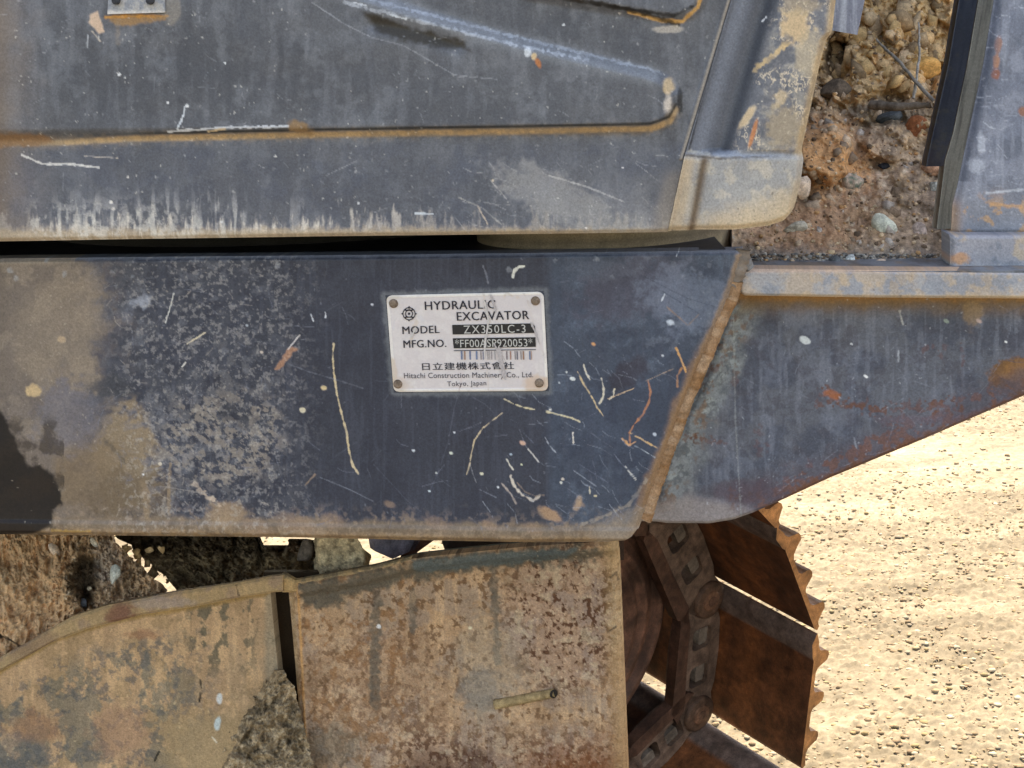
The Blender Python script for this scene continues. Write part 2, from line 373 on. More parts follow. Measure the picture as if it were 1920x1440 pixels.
# dirt ledge and painted bevel shade under the pressed fields
ll = [(-80, 266), (100, 268), (250, 260), (600, 252), (960, 246), (1220, 241), (1255, 228), (1268, 205)]
d = line_d(X, Y, ll) + 4 * (p.n1 - .5)
p.mix(1 - ss(d, 2, 9), '#a78b66', .9).mix((1 - ss(d, 6, 22)) * ss(p.n1, .35, .7), '#857663', .5)
p.mix((1 - ss(np.abs(line_d(X, Y, [(q[0], q[1] - 10) for q in ll])), 1, 4)) * ss(X, 150, 400), '#33322f', .75)  # shade of the downturned lower bevel, painted in above the dirt
p.blob(15, 262, 90, 12, '#85664a', .9)
l2 = [(1180, 22), (1240, 39), (1280, 40), (1308, 14), (1320, -20)]
d2 = line_d(X, Y, l2) + 3 * (p.n1 - .5); p.mix(1 - ss(d2, 1.5, 5), '#c69a5c', .9)
p.line([(1040, -6), (1130, 8), (1210, 26), (1270, 46)], '#3b3326', 5, .8); p.line([(1110, 5), (1200, 20), (1262, 30), (1300, 12)], '#2d2a26', 3.5, .7)  # dark lines paint the shade of this field's lower bevel
p.blob(1255, 55, 26, 6, '#b5aa9a', .5)
# upper edge: sky highlight painted into the colour, then scratches and chips
p.mix((1 - ss(np.abs(line_d(X, Y, [(640, -20), (800, 32), (960, 80), (1220, 142)])) + 8 * (p.n2 - .5), 2, 30)), '#80888f', .45)
p.line([(650, 5), (800, 42), (960, 82), (1100, 112)], '#a9b2bd', 3, .4, 1.2); p.line([(700, 0), (900, 52), (1240, 135)], '#8f9aa8', 3, .5, 1)
p.poly([(684, 22), (710, 26), (790, 56), (870, 78), (884, 96), (850, 90), (760, 78), (705, 56)], '#423d35', .93, 5, 6)
p.line([(735, 28), (765, 36)], '#d5dde2', 2, .9).line([(668, 5), (690, 10)], '#d0d8df', 1.6, .8)
p.line([(590, 5), (650, 45), (700, 70), (760, 85), (855, 140), (900, 145), (935, 148)], '#84878c', 1.2, .75)
p.blob(992, 98, 6, 8, '#c8ced2', .85).blob(1011, 117, 5, 11, '#a8683c', .9, -20).blob(1003, 106, 5, 6, '#d8b98a', .8)
p.blob(1254, 162, 10, 14, '#b59a72', .7).blob(1253, 195, 9, 18, '#c0b3a4', .6).blob(1275, 190, 5, 25, '#2e2e30', .75)  # dark outer rim at the right end is painted bevel shade
for (x, y, r, c) in [(428, 118, 3, '#f4f6f6'), (230, 139, 4, '#f0f0ee'), (241, 145, 3, '#e8e8e4'), (321, 192, 3, '#ffffff'), (356, 198, 5, '#e8eaea'), (1057, 47, 3, '#f5f5f5'), (208, 379, 5, '#e8e2d8'), (212, 392, 4, '#d8d0c8'), (240, 332, 3, '#e5dfd6'), (517, 293, 4, '#d8d4cc'), (924, 338, 3, '#d9c8b0'), (672, 381, 2.5, '#ddd'), (1168, 314, 2.5, '#eee8e8'), (1099, 427, 3, '#e9e2dc'), (415, 416, 3, '#ddd')]:
    c = c if len(c) == 7 else '#dddddd'; p.blob(x, y, r * .7, r * .6, c, .85, 0, .6, .3)
p.line([(338, 242), (350, 215), (352, 200)], '#c9cfd2', 1.6, .85)
p.line([(320, 246), (360, 243), (425, 238), (545, 236)], '#c5cad0', 2.3, .9).line([(395, 246), (427, 240)], '#cdb48e', 2.2, .8)
p.blob(565, 238, 22, 13, '#8d6f4b', .8, 20)
p.line([(42, 291), (80, 307), (125, 307), (185, 314)], '#d6d2cb', 2.2, .95).line([(160, 293), (220, 296)], '#b5a99a', 1.5, .6)
p.line([(1030, 329), (1100, 350), (1170, 378)], '#a7a49f', 1.8, .7).line([(780, 400), (812, 401)], '#d4dbe0', 2, .9)
p.line([(610, 330), (668, 302)], '#8b8e92', 1, .6).line([(920, 338), (950, 372)], '#b0aaa2', 1.4, .6).line([(895, 385), (915, 420)], '#b8a690', 1.8, .7)
p.line([(860, 370), (905, 390), (940, 420)], '#9c9890', 1.5, .6); p.line([(172, 65), (170, 90)], '#a2a5a8', 1.3, .8); p.line([(180, 58), (195, 78)], '#b2a594', 1.6, .7)
p.poly([(176, 28), (190, 22), (202, 60), (192, 64), (175, 42)], '#b39a84', .95, 2, 2)
p.poly([(206, 27), (322, 27), (316, 38), (240, 50), (212, 40)], '#94724a', .85, 4, 4).line([(206, 32), (320, 30)], '#b07a35', 3, .8)
p.line([(228, 40), (228, 80)], '#8a7a66', 6, .35)
p.blob(330, 15, 14, 34, '#8f8678', .5)
p.scratches(60, (0, 0, 1250, 430), '#8d9095', 3, .45, 6, 40, None, .7).scratches(40, (850, 290, 1240, 430), '#9d9b98', 4, .5, 15, 60, 30, .8)
p.specks(14, .86, '#9a9a98', 5, .5, None, .16).specks(9, .93, '#b9b4aa', 6, .6, None, .2)
# seam rib
ds = np.abs(X - interp(Y, SEAM) + 4) ; p.mix((1 - ss(ds, 1.5, 4)) * (Y < 300), '#8d8376', .8)
p.mix(ss(X - interp(Y, SEAM), -45, -15) * ss(Y, 300, 340), '#8c8072', .5)
p.grain(.15, 1)
door = sheet('door_panel', X, Y, PU, H, p.C, PAINTED, EX)

# ---------------------------------------------------------------- corner post
XR = [(-60, 1572), (0, 1568), (60, 1561), (74, 1550), (120, 1538), (200, 1521), (280, 1504), (300, 1507), (340, 1502), (395, 1489), (430, 1480)]
YB = [(1240, 432), (1380, 430), (1440, 423), (1468, 414), (1484, 400), (1492, 388)]
X, Y, u, v = grid([(y, x + 1) for y, x in SEAM], XR, -60, YB, 2.2)
seam = interp(Y, SEAM); right = interp(Y, XR)
ch = interp(Y, [(-60, 1452), (0, 1437), (290, 1352), (300, 1350)])       # fold line
up_ = 1 - ss(Y, 280, 292)
H = -.014 * np.exp(-((X - ch + 8) / 26) ** 2) * up_ + .004 * ss(X, ch, ch + 50) * up_
H += .007 * ss(Y, 284, 300) + .004 * np.exp(-((X - seam - 2) / 5) ** 2)
cx2 = interp(Y, [(285, 1320), (430, 1293)]); H -= .005 * (ss(X, cx2 - 3, cx2 + 16) * 1.0) * ss(Y, 285, 300); H += .003 * ss(Y, 285, 300) * ss(X, cx2 + 20, cx2 + 60)
H -= .012 * (1 - ss(right - X, 0, 16)) ** 2 + .005 * (1 - ss((1 - v) * 480, 0, 14)) ** 2
p = Paint(X, Y, '#6c6e74', 2)
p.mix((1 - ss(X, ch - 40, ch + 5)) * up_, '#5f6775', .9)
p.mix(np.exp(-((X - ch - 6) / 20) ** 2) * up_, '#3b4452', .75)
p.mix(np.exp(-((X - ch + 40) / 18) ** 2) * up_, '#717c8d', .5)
wide = ss(X - ch, 10, 40)
p.mottle('#918b80', .6, 30, 21, .5, .62, mask=wide).mottle('#5b5e66', .55, 22, 22, .5, .62, mask=wide)
rdg = np.abs(fbm(X / 15, Y / 15, 25, 4, .6) - .5)
web = (1 - ss(rdg, .012, .05)) * ss(fbm(X / 50, Y / 50, 24, 2), .45, .55) * wide * (1 - ss(Y, 275, 290))
p.mix(web, '#bfae95', .75)
p.blob(1492, 50, 24, 28, '#b39a78', .9, 0, .9).blob(1500, 10, 30, 18, '#a39074', .6).blob(1515, 100, 20, 45, '#a6967c', .6, 10)
p.line([(1416, 132), (1445, 108), (1475, 80)], '#b89c70', 6, .8).line([(1437, 32), (1430, 40)], '#e8ecee', 2, .9).blob(1402, 218, 26, 7, '#bda583', .9, -55, .5)
p.blob(1412, 250, 4, 26, '#b3744b', .9, 16, .4).blob(1465, 185, 12, 16, '#b39e7e', .7).blob(1470, 235, 34, 45, '#a8926d', .5)
p.mix(ss(right - X, 22, 4) * .7, '#a38a66')
p.specks(7, .8, '#cbbda3', 8, .7, wide * (1 - ss(Y, 150, 300)), .3)
cap = ss(Y, 284, 300)
p.mix(cap, '#8f8d89', .8).mottle('#a49a8a', .6, 24, 25, .45, .6, mask=cap).mix(cap * ss(Y + (X - 1300) * .35 + 40 * (p.n2 - .5), 395, 455), '#a89478', .85)
p.mix(np.exp(-((X - cx2 - 3) / 8) ** 2) * cap, '#5e4a36', .8).mix(cap * (1 - ss(X, cx2 - 22, cx2 - 5)), '#a08d74', .75)
p.line([(1284, 290), (1350, 297), (1440, 292)], '#5b5249', 2.5, .7).line([(1290, 284), (1330, 288)], '#9a9790', 4, .7).blob(1400, 288, 60, 6, '#8490a0', .6)
p.line([(1283, 280), (1358, 0), (1372, -50)], '#8f8475', 2.2, .9, .9).line([(1292, 280), (1367, 0)], '#3a3c42', 1.6, .6)
p.specks(11, .85, '#4e4a45', 9, .6, cap, .2).grain(.18, 2)
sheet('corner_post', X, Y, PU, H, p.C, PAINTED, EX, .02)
X, Y, u, v = grid([(-60, 1572), (0, 1568), (60, 1556)], [(-60, 1640), (0, 1622), (66, 1608)], -60, [(1550, 54), (1566, 58), (1612, 66)], 3)
p = Paint(X, Y, '#75798a', 3).streaks('#9aa0aa', .5, 5, 60, 3).mix(np.exp(-((X - interp(Y, [(-60, 1588), (66, 1577)])) / 6) ** 2), '#a6aaae', .6).grain(.1, 3)
PT = Plane(1580, 30, 1.78, 8); sheet('skirt_bracket', X, Y, PT, -.004 * u ** 4, p.C, PAINTED, EX, .01)

# small hinge bracket with bolts, top left
X, Y, u, v = grid([(-60, 204), (26, 200)], [(-60, 306), (26, 308)], -60, [(190, 27), (320, 23)], 2)
p = Paint(X, Y, '#7b7f85', 4).mottle('#a09a90', .5, 12, 3).mix(ss(Y, 16, 24), '#b9b2a8', .6).grain(.2, 4)
PB = Plane(250, 10, 1.668, 8)
br = sheet('hinge_bracket', X, Y, PB, -.002 * (1 - ss(np.minimum(u, 1 - u), 0, .08)), p.C, PAINTED, EX, .010)
def disc(name, c, n, r, h, mt, parent, segs=16, dome=.5, col='#5a5048', squash=1.0):
    n = np.array(n, float) / np.linalg.norm(n); a = np.cross(n, [0, 0, 1.0]); a /= np.linalg.norm(a); b_ = np.cross(n, a)
    prof = [(0, 1 * h), (.4, .97 * h), (.72, .82 * h), (.92, .5 * h), (1.0, .1 * h), (1.0, -.3 * h)] if dome else [(0, h), (.86, h), (1, .86 * h), (1, -.3 * h)]
    V = []; k = segs
    for (rr, zz) in prof:
        for i in range(k):
            t = 2 * math.pi * i / k; V.append(c + (a * math.cos(t) + b_ * math.sin(t)) * r * rr + n * zz)
    F = [(j * k + i, j * k + (i + 1) % k, (j + 1) * k + (i + 1) % k, (j + 1) * k + i) for j in range(len(prof) - 1) for i in range(k)]
    V = np.array(V); cc = lin(col) * (.8 + .4 * RS.rand(len(V), 1))
    return link(name, mesh_from(name, V, F, cc, smooth=bool(dome)), mt, parent)
for bx in (219, 283): disc('bolt', PB.at(bx, 1, .001), PB.n, .0042, .004, RUSTY, br, 6 if 0 else 12, 0, '#3b3d42')

# ---------------------------------------------------------------- centre frame
FR_R = [(460, 1396), (475, 1392), (520, 1378), (560, 1365), (660, 1322), (760, 1280), (900, 1228), (975, 1204), (1000, 1194), (1020, 1186)]
X, Y, u, v = grid(-60, FR_R, [(-60, 488), (0, 486), (700, 479), (1396, 471)], [(-60, 1004), (0, 1004), (500, 1009), (1000, 1018), (1140, 1018), (1170, 1014), (1185, 1004), (1195, 992)], 1.75)
rx = interp(Y, FR_R) - X; yt = interp(X, [(0, 486), (700, 479), (1396, 471)]); yb = interp(X, [(0, 1004), (500, 1009), (1000, 1018), (1200, 1018)])
H = -.006 * (1 - ss(Y - yt, 0, 9)) ** 2 - .007 * (1 - ss(yb - Y, 0, 13)) ** 2
H += .003 * ss(30 - (yb - Y), 0, 6) 
H += .0045 * (fbm(X / 300, Y / 200, 41, 3) - .5) + .0005 * fbm(X / 20, Y / 20, 42, 3) * ss(Y, 960, 990)
H -= .004 * (1 - ss(rx, 0, 14)) ** 2
p = Paint(X, Y, '#3f4556', 5)
p.mottle('#383d50', .5, 80, 30).mix(ss(X + 10 * (p.n1 - .5), 1018, 1040), '#44566c', .75).mottle('#52667c', .5, 40, 31, .5, .68, mask=ss(X, 1020, 1060))
p.mottle('#36435a', .5, 30, 32, .52, .66, mask=ss(X, 1020, 1060)).streaks('#4c5366', .35, 6, 80, 33)
p.blob(1190, 540, 110, 60, '#524a5c', .55, -20).blob(1290, 560, 90, 60, '#66748a', .6, 20).blob(1130, 505, 60, 20, '#5b6475', .4)
p.mottle('#6b7583', .35, 16, 34, .56, .7, mask=ss(X, 1150, 1250) * (1 - ss(Y, 650, 780)))
p.blob(1200, 790, 160, 110, '#33425c', .5).blob(1180, 700, 40, 25, '#463d4c', .6, -30)
# left: tan dust film
fl = ss(200 - X + 150 * (p.n2 - .5) + 40 * (p.n1 - .5) - .08 * (Y - 500), -70, 70)
p.mix(fl, '#776a5d', .85).mottle('#887a6a', .5, 40, 35, mask=fl).mottle('#656067', .45, 50, 36, mask=fl * ss(Y, 700, 850))
p.mix(ss(30 - X, 0, 60), '#6b5d4e', .5)
p.mottle('#565a64', .45, 22, 37, .42, .64, mask=ss(X, 150, 190) * (1 - ss(X, 330, 560)))
p.poly([(160, 520), (190, 530), (196, 600), (175, 640), (170, 700), (120, 720), (40, 700), (20, 600), (80, 530)], '#877867', .5, 14, 16)
p.blob(235, 860, 62, 95, '#86745d', .92, 0, .6, .25).blob(170, 900, 70, 80, '#7a6751', .8).blob(245, 930, 80, 50, '#6c5c4a', .7).blob(130, 780, 60, 60, '#6d6b72', .6)
p.blob(205, 725, 40, 22, '#44474f', .7).line([(195, 825), (215, 845), (235, 870)], '#5c5348', 4, .6)
# scuffed tan scrub patch in the middle left
sc_ = (1 - ss(np.hypot((X - 415) / 130, (Y - 820) / 105) + .4 * (p.n2 - .5), .75, 1.1))
xs, ys = X * .8 + Y * .6, -X * .6 + Y * .8
p.mix(ss(fbm(xs / 14, ys / 9, 38, 5, .62), .47, .56) * sc_, '#857b70', .8)
p.mix(ss(fbm(X / 14, Y / 20, 39, 5, .65), .53, .62) * ss(X, 230, 300) * (1 - ss(X, 480, 600)) * ss(Y, 560, 700), '#77736f', .4)
p.mix(ss(fbm(X / 20, Y / 14, 40, 5, .65), .55, .66) * ss(X, 200, 260) * (1 - ss(X, 450, 620)), '#70737c', .35)
p.blob(440, 770, 45, 22, '#2f3546', .5, 30).blob(330, 680, 30, 30, '#33384a', .4)
# bottom lip: caked dirt
edge = yb - Y; rag = 18 * (fbm(X / 30, Y / 60, 43, 4, .6) - .5)
p.mix(1 - ss(edge + rag, 28, 44), '#7d6c59', .9).mix(1 - ss(edge + rag * .6, 10, 20), '#8d7458', .9)
p.mix((1 - ss(edge + rag, 34, 75)) * ss(p.n1, .5, .7), '#8b7763', .6).mottle('#6d5a48', .5, 14, 44, .5, .6, mask=1 - ss(edge, 20, 35))
p.line([(100, 994), (135, 996), (170, 995)], '#a9843f', 3, .6)
for (a_, b2, w_) in [((318, 870), (316, 965), 3.5), ((270, 905), (276, 975), 8)]: p.line([a_, b2], '#87735c', w_, .75)
p.blob(425, 965, 34, 26, '#927b62', .85).line([(362, 907), (385, 928), (410, 945)], '#b09c88', 4.5, .85, .8).line([(300, 912), (350, 920), (390, 926)], '#8a847e', 1.4, .7)
for x, y, r, a2 in [(560, 985, 40, .6), (620, 975, 25, .5), (480, 990, 28, .6), (820, 980, 24, .5), (1000, 990, 20, .5), (1030, 963, 20, .8), (955, 700, 1, 0), (920, 985, 16, .7), (730, 945, 12, .6), (1090, 945, 9, .6)]:
    if a2: p.blob(x, y, r, r * .5, '#8f7660', a2, 20)
p.blob(1085, 940, 7, 14, '#a2866a', .7, 20).blob(1035, 965, 22, 9, '#a07f62', .7, 35)
# corner wear at lower right and the welded edge
p.mix(1 - ss(rx + 8 * (p.n1 - .5), 6, 16), '#8a7560', .85).mix((1 - ss(rx + 20 * (p.n2 - .5), 10, 26)) * ss(Y, 560, 700), '#8b6a4a', .7)
p.mix((1 - ss(np.hypot((X - 1200) / 100, (Y - 1010) / 70) + .3 * (p.n1 - .5), .7, 1)), '#877a6c', .65)
p.line([(1090, 985), (1140, 965), (1180, 945), (1212, 900)], '#8d8274', 3, .7, 1)
# dark sharp-edged patch, bottom left
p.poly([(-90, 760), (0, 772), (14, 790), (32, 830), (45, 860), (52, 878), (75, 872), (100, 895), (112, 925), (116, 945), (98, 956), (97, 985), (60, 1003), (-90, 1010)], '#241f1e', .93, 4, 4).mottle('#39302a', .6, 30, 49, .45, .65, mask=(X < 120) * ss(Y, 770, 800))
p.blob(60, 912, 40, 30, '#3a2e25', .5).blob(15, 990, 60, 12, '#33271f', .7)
# top edge glints
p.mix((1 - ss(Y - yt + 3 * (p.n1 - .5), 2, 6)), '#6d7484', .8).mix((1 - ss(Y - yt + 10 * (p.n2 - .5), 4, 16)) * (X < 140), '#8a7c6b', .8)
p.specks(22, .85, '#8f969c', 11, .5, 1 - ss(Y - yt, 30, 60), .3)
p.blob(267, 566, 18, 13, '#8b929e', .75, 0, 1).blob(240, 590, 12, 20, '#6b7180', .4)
# marks: (points, colour, width)
W = '#d8ccb0'
for pts, c, wd, a in [
    ([(326, 550), (318, 580), (310, 605)], '#dcd8cc', 1.8, .95), ([(384, 624), (350, 645)], '#d4c4a4', 2, .95), ([(348, 680), (341, 688)], '#ddd8cc', 1.5, .8),
    ([(626, 645), (624, 670), (626, 700), (632, 740), (640, 775), (650, 810), (654, 845), (662, 875), (672, 888)], '#c9b48c', 2.3, 1),
    ([(540, 682), (580, 697), (640, 715), (680, 728)], '#6d7280', 1.8, .6), ([(486, 640), (540, 650)], '#5f6473', 1.8, .5),
    ([(572, 910), (590, 890)], '#a08468', 2.2, .8), ([(600, 895), (660, 920), (700, 940)], '#7c8492', 1.2, .6),
    ([(945, 748), (962, 757), (985, 765), (1002, 768)], '#d3c49c', 1.9, 1), ([(1025, 772), (1050, 778), (1072, 784), (1087, 791)], '#d3c49c', 1.9, 1),
    ([(942, 774), (925, 787), (905, 803), (890, 825), (884, 850), (881, 870), (875, 890)], '#bfab8a', 1.5, 1), ([(881, 870), (888, 892), (893, 905)], '#8f8f92', 1, .7),
    ([(957, 892), (965, 912), (980, 928), (1000, 937), (1012, 930)], '#c3b6a4', 3.4, .95), ([(970, 905), (985, 922), (1005, 930), (1020, 928)], '#8f7a66', 1.6, .8), ([(940, 905), (958, 925), (968, 943)], '#b3a190', 2, .8),
    ([(950, 861), (956, 872), (962, 880)], '#e0d8c4', 2, .9), ([(990, 842), (1000, 853), (1010, 866)], '#b9b5ac', 1.6, .8), ([(1022, 820), (1030, 835), (1042, 848)], '#9aa2ac', 1.4, .7),
    ([(1074, 812), (1075, 830)], '#d9cfc0', 2.4, .95), ([(1105, 913), (1106, 926)], '#c9bb9c', 2.2, .9),
    ([(1083, 698), (1095, 722), (1110, 745), (1118, 762), (1131, 780)], '#b59d76', 2, 1), ([(1094, 685), (1100, 702), (1106, 712)], '#d8ccb4', 2, .95),
    ([(1128, 710), (1132, 730), (1130, 745), (1124, 757)], '#e0d3b8', 2.6, 1), ([(1152, 730), (1150, 742), (1143, 749)], '#ddd0b4', 2, .95),
    ([(1215, 715), (1220, 735), (1216, 755), (1205, 778), (1190, 795), (1180, 812), (1182, 835)], '#a9714e', 2.5, 1), ([(1167, 823), (1180, 835), (1192, 828)], '#c08e5c', 2.4, .95),
    ([(1182, 812), (1205, 825), (1232, 840)], '#c09c6c', 1.8, .95), ([(1186, 833), (1215, 850), (1228, 858)], '#93a0a8', 1.2, .8), ([(1268, 653), (1276, 672), (1286, 697)], '#c4925c', 2.6, 1), ([(1279, 690), (1270, 705), (1270, 725)], '#a9774c', 2.4, .9),
    ([(1140, 748), (1190, 728)], '#c9a880', 1.4, .8), ([(1210, 715), (1262, 692)], '#b99870', 1.2, .6), ([(1172, 875), (1192, 899)], '#c9c4b8', 1.6, .9), ([(1150, 850), (1172, 878)], '#77839a', 1.2, .6),
    ([(1075, 882), (1118, 912)], '#8d97a4', 1.2, .7), ([(900, 918), (930, 932)], '#7f8797', 1.4, .7), ([(905, 940), (920, 960)], '#8f98a3', 1.1, .7), ([(1085, 870), (1140, 905)], '#66728a', 1.2, .6),
    ([(962, 520), (964, 508), (972, 501), (984, 499)], '#e8e6d8', 3, 1), ([(905, 497), (912, 515), (915, 531)], '#6d7280', 2.4, .8),
    ([(857, 745), (850, 775), (840, 830), (820, 890), (806, 920)], '#5c6378', 1.2, .55), ([(700, 870), (760, 935), (790, 960)], '#5a6176', 1.1, .5),
    ([(980, 560 + 250), (1000, 830)], '#6d7a92', 1, .5), ([(1250, 575), (1290, 610), (1310, 590)], '#93724f', 2, .6), ([(1268, 480), (1276, 466), (1280, 458)], '#c5cdd0', 1.5, .7), ([(1240, 565), (1246, 552)], '#c4ccd2', 1.6, .6),
    ([(1210, 520), (1290, 560), (1340, 575)], '#3f4a5e', 1.4, .5), ([(1240, 545), (1330, 600)], '#3f4a5e', 1.4, .5), ([(583, 590), (588, 602)], '#cfd3d8', 1.6, .7), ([(610, 585), (611, 595)], '#dde0e2', 1.6, .8)]:
    p.line(pts, c, wd * .8, a * .92, .6)
p.poly([(517, 692), (535, 660), (548, 648), (556, 655), (545, 672), (525, 690)], '#96705a', .95, 4, 2).line([(540, 655), (562, 628)], '#d9d0c8', 1.5, .7)
for (x, y, r, c) in [(607, 727, 8, '#c9b184'), (567, 769, 6, '#ddd0b0'), (490, 660, 4, '#b8a898'), (463, 610, 4, '#98a0a8'), (1112, 645, 5, '#c08c5c'), (1073, 710, 6, '#dfe2dc'), (1062, 698, 3, '#dfe2dc'), (1048, 718, 3, '#cfd4d4'),
                     (852, 811, 3, '#dde2e4'), (846, 850, 4, '#c4c8b8'), (775, 845, 3, '#cfd4d6'), (903, 888, 3.5, '#d6d0b4'), (934, 913, 3, '#e5e8e8'), (818, 887, 3, '#dfe0d4'), (805, 921, 3, '#c8d8dc'), (980, 830, 7, '#c09a84'), (1055, 898, 4, '#cfc0ac'), (1052, 905, 4, '#d8d4c4'),
                     (978, 871, 3, '#c9c8a8'), (958, 852, 3, '#8aa0b0'), (1258, 604, 11, '#a8b4be'), (1228, 815, 5, '#a4b0bc'), (1116, 930, 4, '#d4c49c'), (268, 890, 3, '#ffffff'), (62, 733, 18, '#b09670'), (115, 636, 9, '#a18a70'), (300, 870, 4, '#c4b8a4'), (1032, 768, 3, '#c8c8c0'), (1242, 667, 3, '#c8ccd0'), (698, 571, 3, '#a8acb4'), (540, 1, 0, W), (160, 940, 1, W)]:
    if r > 1: p.blob(x, y, r * .8, r * .6, c, .88, 20, .9, .35)
p.scratches(120, (180, 500, 1200, 980), '#6f7688', 31, .5, 6, 50, None, .8).scratches(60, (950, 640, 1240, 960), '#8f9aa8', 32, .5, 8, 50, 40, .8)
p.scratches(50, (200, 520, 520, 980), '#a89c8c', 33, .5, 5, 25, None, 1)
p.specks(12, .92, '#8d95a4', 12, .35, ss(X, 330, 480), .16).specks(6, .93, '#9a8f80', 13, .6, 1 - ss(X, 480, 620), .3)
p.mottle('#a29b90', .35, 7, 45, .56, .68, mask=ss(X, 180, 260) * (1 - ss(X, 500, 640)))
# light dust halo around the data plate
dp = -poly_sd(X, Y, [(723, 554), (1020, 546), (1030, 734), (738, 736)]); p.mix((1 - ss(dp + 8 * (p.n1 - .5), 2, 12)) * (dp > 0), '#6a7075', .7)
p.grain(.17, 5)
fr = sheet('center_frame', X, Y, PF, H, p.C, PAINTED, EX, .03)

# ---------------------------------------------------------------- right leg of the frame
LB = [(1150, 985), (1204, 985), (1250, 993), (1330, 994), (1375, 987), (1410, 975), (1450, 958), (1560, 907), (1740, 833), (1920, 755), (1990, 725)]
LL = [(520, 1374), (560, 1361), (660, 1318), (760, 1276), (900, 1224), (985, 1196), (1000, 1194)]
X, Y, u, v = grid(LL, 1990, 535, LB, 2.1)
sx_ = X - interp(Y, LL); eb = interp(X, LB) - Y
H = -.022 + .010 * (1 - ss(sx_, 0, 60)) ** 2 - .004 * (1 - ss(eb, 0, 8)) ** 2 + .002 * (fbm(X / 200, Y / 200, 61, 2) - .5) + .0006 * fbm(X / 14, Y / 14, 62, 3)
wb_ = np.exp(-((sx_ - 34 - 6 * np.sin(Y / 50)) / 13) ** 2) * ss(Y, 555, 590) * (1 - ss(Y, 930, 975)); H = H + wb_ * (.0075 + .003 * (fbm(X / 14, Y / 7, 63, 3) - .5))
p = Paint(X, Y, '#5b616e', 6)
p.mottle('#475268', .7, 70, 50, .45, .6).mottle('#687184', .4, 40, 51, .5, .65).streaks('#707889', .4, 6, 60, 52).mottle('#4a4858', .4, 25, 53, .55, .65)
weld = 1 - ss(sx_ + 40 * (p.n2 - .5) - interp(Y, [(540, 40), (700, 45), (900, 40), (990, 60)]), 15, 60)
p.mix(weld, '#7a8384', .75).mottle('#8b938f', .5, 20, 54, .5, .62, mask=weld).mottle('#4f5a62', .6, 13, 55, .5, .6, mask=weld)
p.mix(1 - ss(sx_ + 10 * (p.n1 - .5), 8, 20), '#8f7458', .8).mottle('#7a5a40', .6, 15, 56, .56, .63, mask=weld * ss(p.n2, .4, .6))
p.mix((1 - ss(Y + 26 * (p.n2 - .5), 568, 612)) * ss(sx_, 20, 50), '#7c6240', .85).mix((1 - ss(Y + 10 * (p.n1 - .5), 562, 578)) * ss(sx_, 5, 30), '#9a6f3c', .8)
p.blob(1830, 590, 20, 28, '#8c7350', .6).mix(1 - ss(np.hypot((X - 1920) / 70, (Y - 712) / 38) + .35 * (p.n1 - .5) + .3 * (p.n2 - .5), .75, 1), '#7b552f', .95)
p.blob(1925, 705, 40, 20, '#94693a', .7).blob(1885, 735, 30, 16, '#5b4636', .6)
lo = 1 - ss(eb + 60 * (p.n2 - .5), 20, 85)
p.mix(lo, '#5d5560', .7).mix((1 - ss(eb + 16 * (p.n1 - .5), 4, 18)) * ss(X, 1400, 1500), '#6d4a36', .85).mottle('#7a4f38', .6, 16, 57, .55, .63, mask=lo * ss(X, 1380, 1450))
p.mix((1 - ss(np.hypot((X - 1290) / 150, (Y - 985) / 55) + .4 * (p.n2 - .5), .6, 1)), '#8a827e', .75).mix((1 - ss(np.hypot((X - 1400) / 90, (Y - 930) / 30) + .5 * (p.n2 - .5), .6, 1)), '#5b4a50', .6)
# rust scrapes
for pts, wd, a in [([(1538, 765), (1555, 745), (1575, 760), (1610, 768), (1660, 778), (1700, 772), (1755, 770), (1790, 768)], 7, .75), ([(1555, 742), (1580, 762)], 7, .8), ([(1600, 770), (1665, 777)], 4, .9), ([(1760, 765), (1800, 755), (1810, 775)], 4, .8), ([(1757, 760), (1754, 808)], 2.4, .8), ([(1810, 770), (1812, 800)], 2.4, .7),
                   ([(1288, 828), (1330, 835), (1362, 842)], 4, .75), ([(1290, 822), (1308, 834)], 4, .9), ([(1350, 660), (1356, 680), (1340, 700)], 4, .7), ([(1378, 680), (1380, 725)], 4, .75), ([(1350, 600), (1375, 600)], 4, .6), ([(1740, 660), (1775, 655), (1770, 680)], 4, .6), ([(1808, 655), (1812, 690)], 2.6, .6),
                   ([(1425, 815), (1430, 850)], 7, .5), ([(1370, 930), (1378, 960)], 4, .5), ([(1345, 650), (1330, 700), (1310, 740)], 3, .6)]:
    p.line(pts, '#6d4a3c', wd, a * .8, 2.2)
p.blob(1562, 748, 16, 8, '#9a5c3c', .8, 30).mix((1 - ss(line_d(X, Y, [(1650, 795), (1800, 795), (1900, 775)]) + 6 * (p.n1 - .5), 2, 12)), '#66565e', .5)
for (x, y, r, c) in [(1512, 645, 10, '#c4cccc'), (1600, 652, 3, '#c8ccd0'), (1628, 714, 4, '#f4f8f8'), (1780, 609, 6, '#7a8a80'), (1843, 609, 6, '#9c8a84'), (1893, 648, 3, '#e8ecee')]:
    p.blob(x, y, r, r * .6, c, .95, 30, .6, .25)
p.line([(1692, 590), (1698, 615)], '#a8a8a0', 2, .7).line([(1690, 665), (1689, 685)], '#9aa2a8', 2.5, .7).line([(1605, 830), (1610, 850)], '#8a96a4', 1.6, .7).line([(1375, 560), (1380, 800), (1392, 1000)], '#8f9794', 1.5, .4)
p.scratches(90, (1380, 570, 1910, 930), '#7c8798', 51, .4, 8, 50, None, .8).scratches(40, (1400, 580, 1900, 900), '#4a5468', 52, .5, 20, 80, 20, 1)
p.specks(9, .93, '#a8aeb4', 15, .5, None, .2).specks(8, .9, '#6b4a3a', 16, .5, lo, .3).grain(.2, 6)
lg = sheet('frame_leg', X, Y, PR, H, p.C, PAINTED, EX, .03)

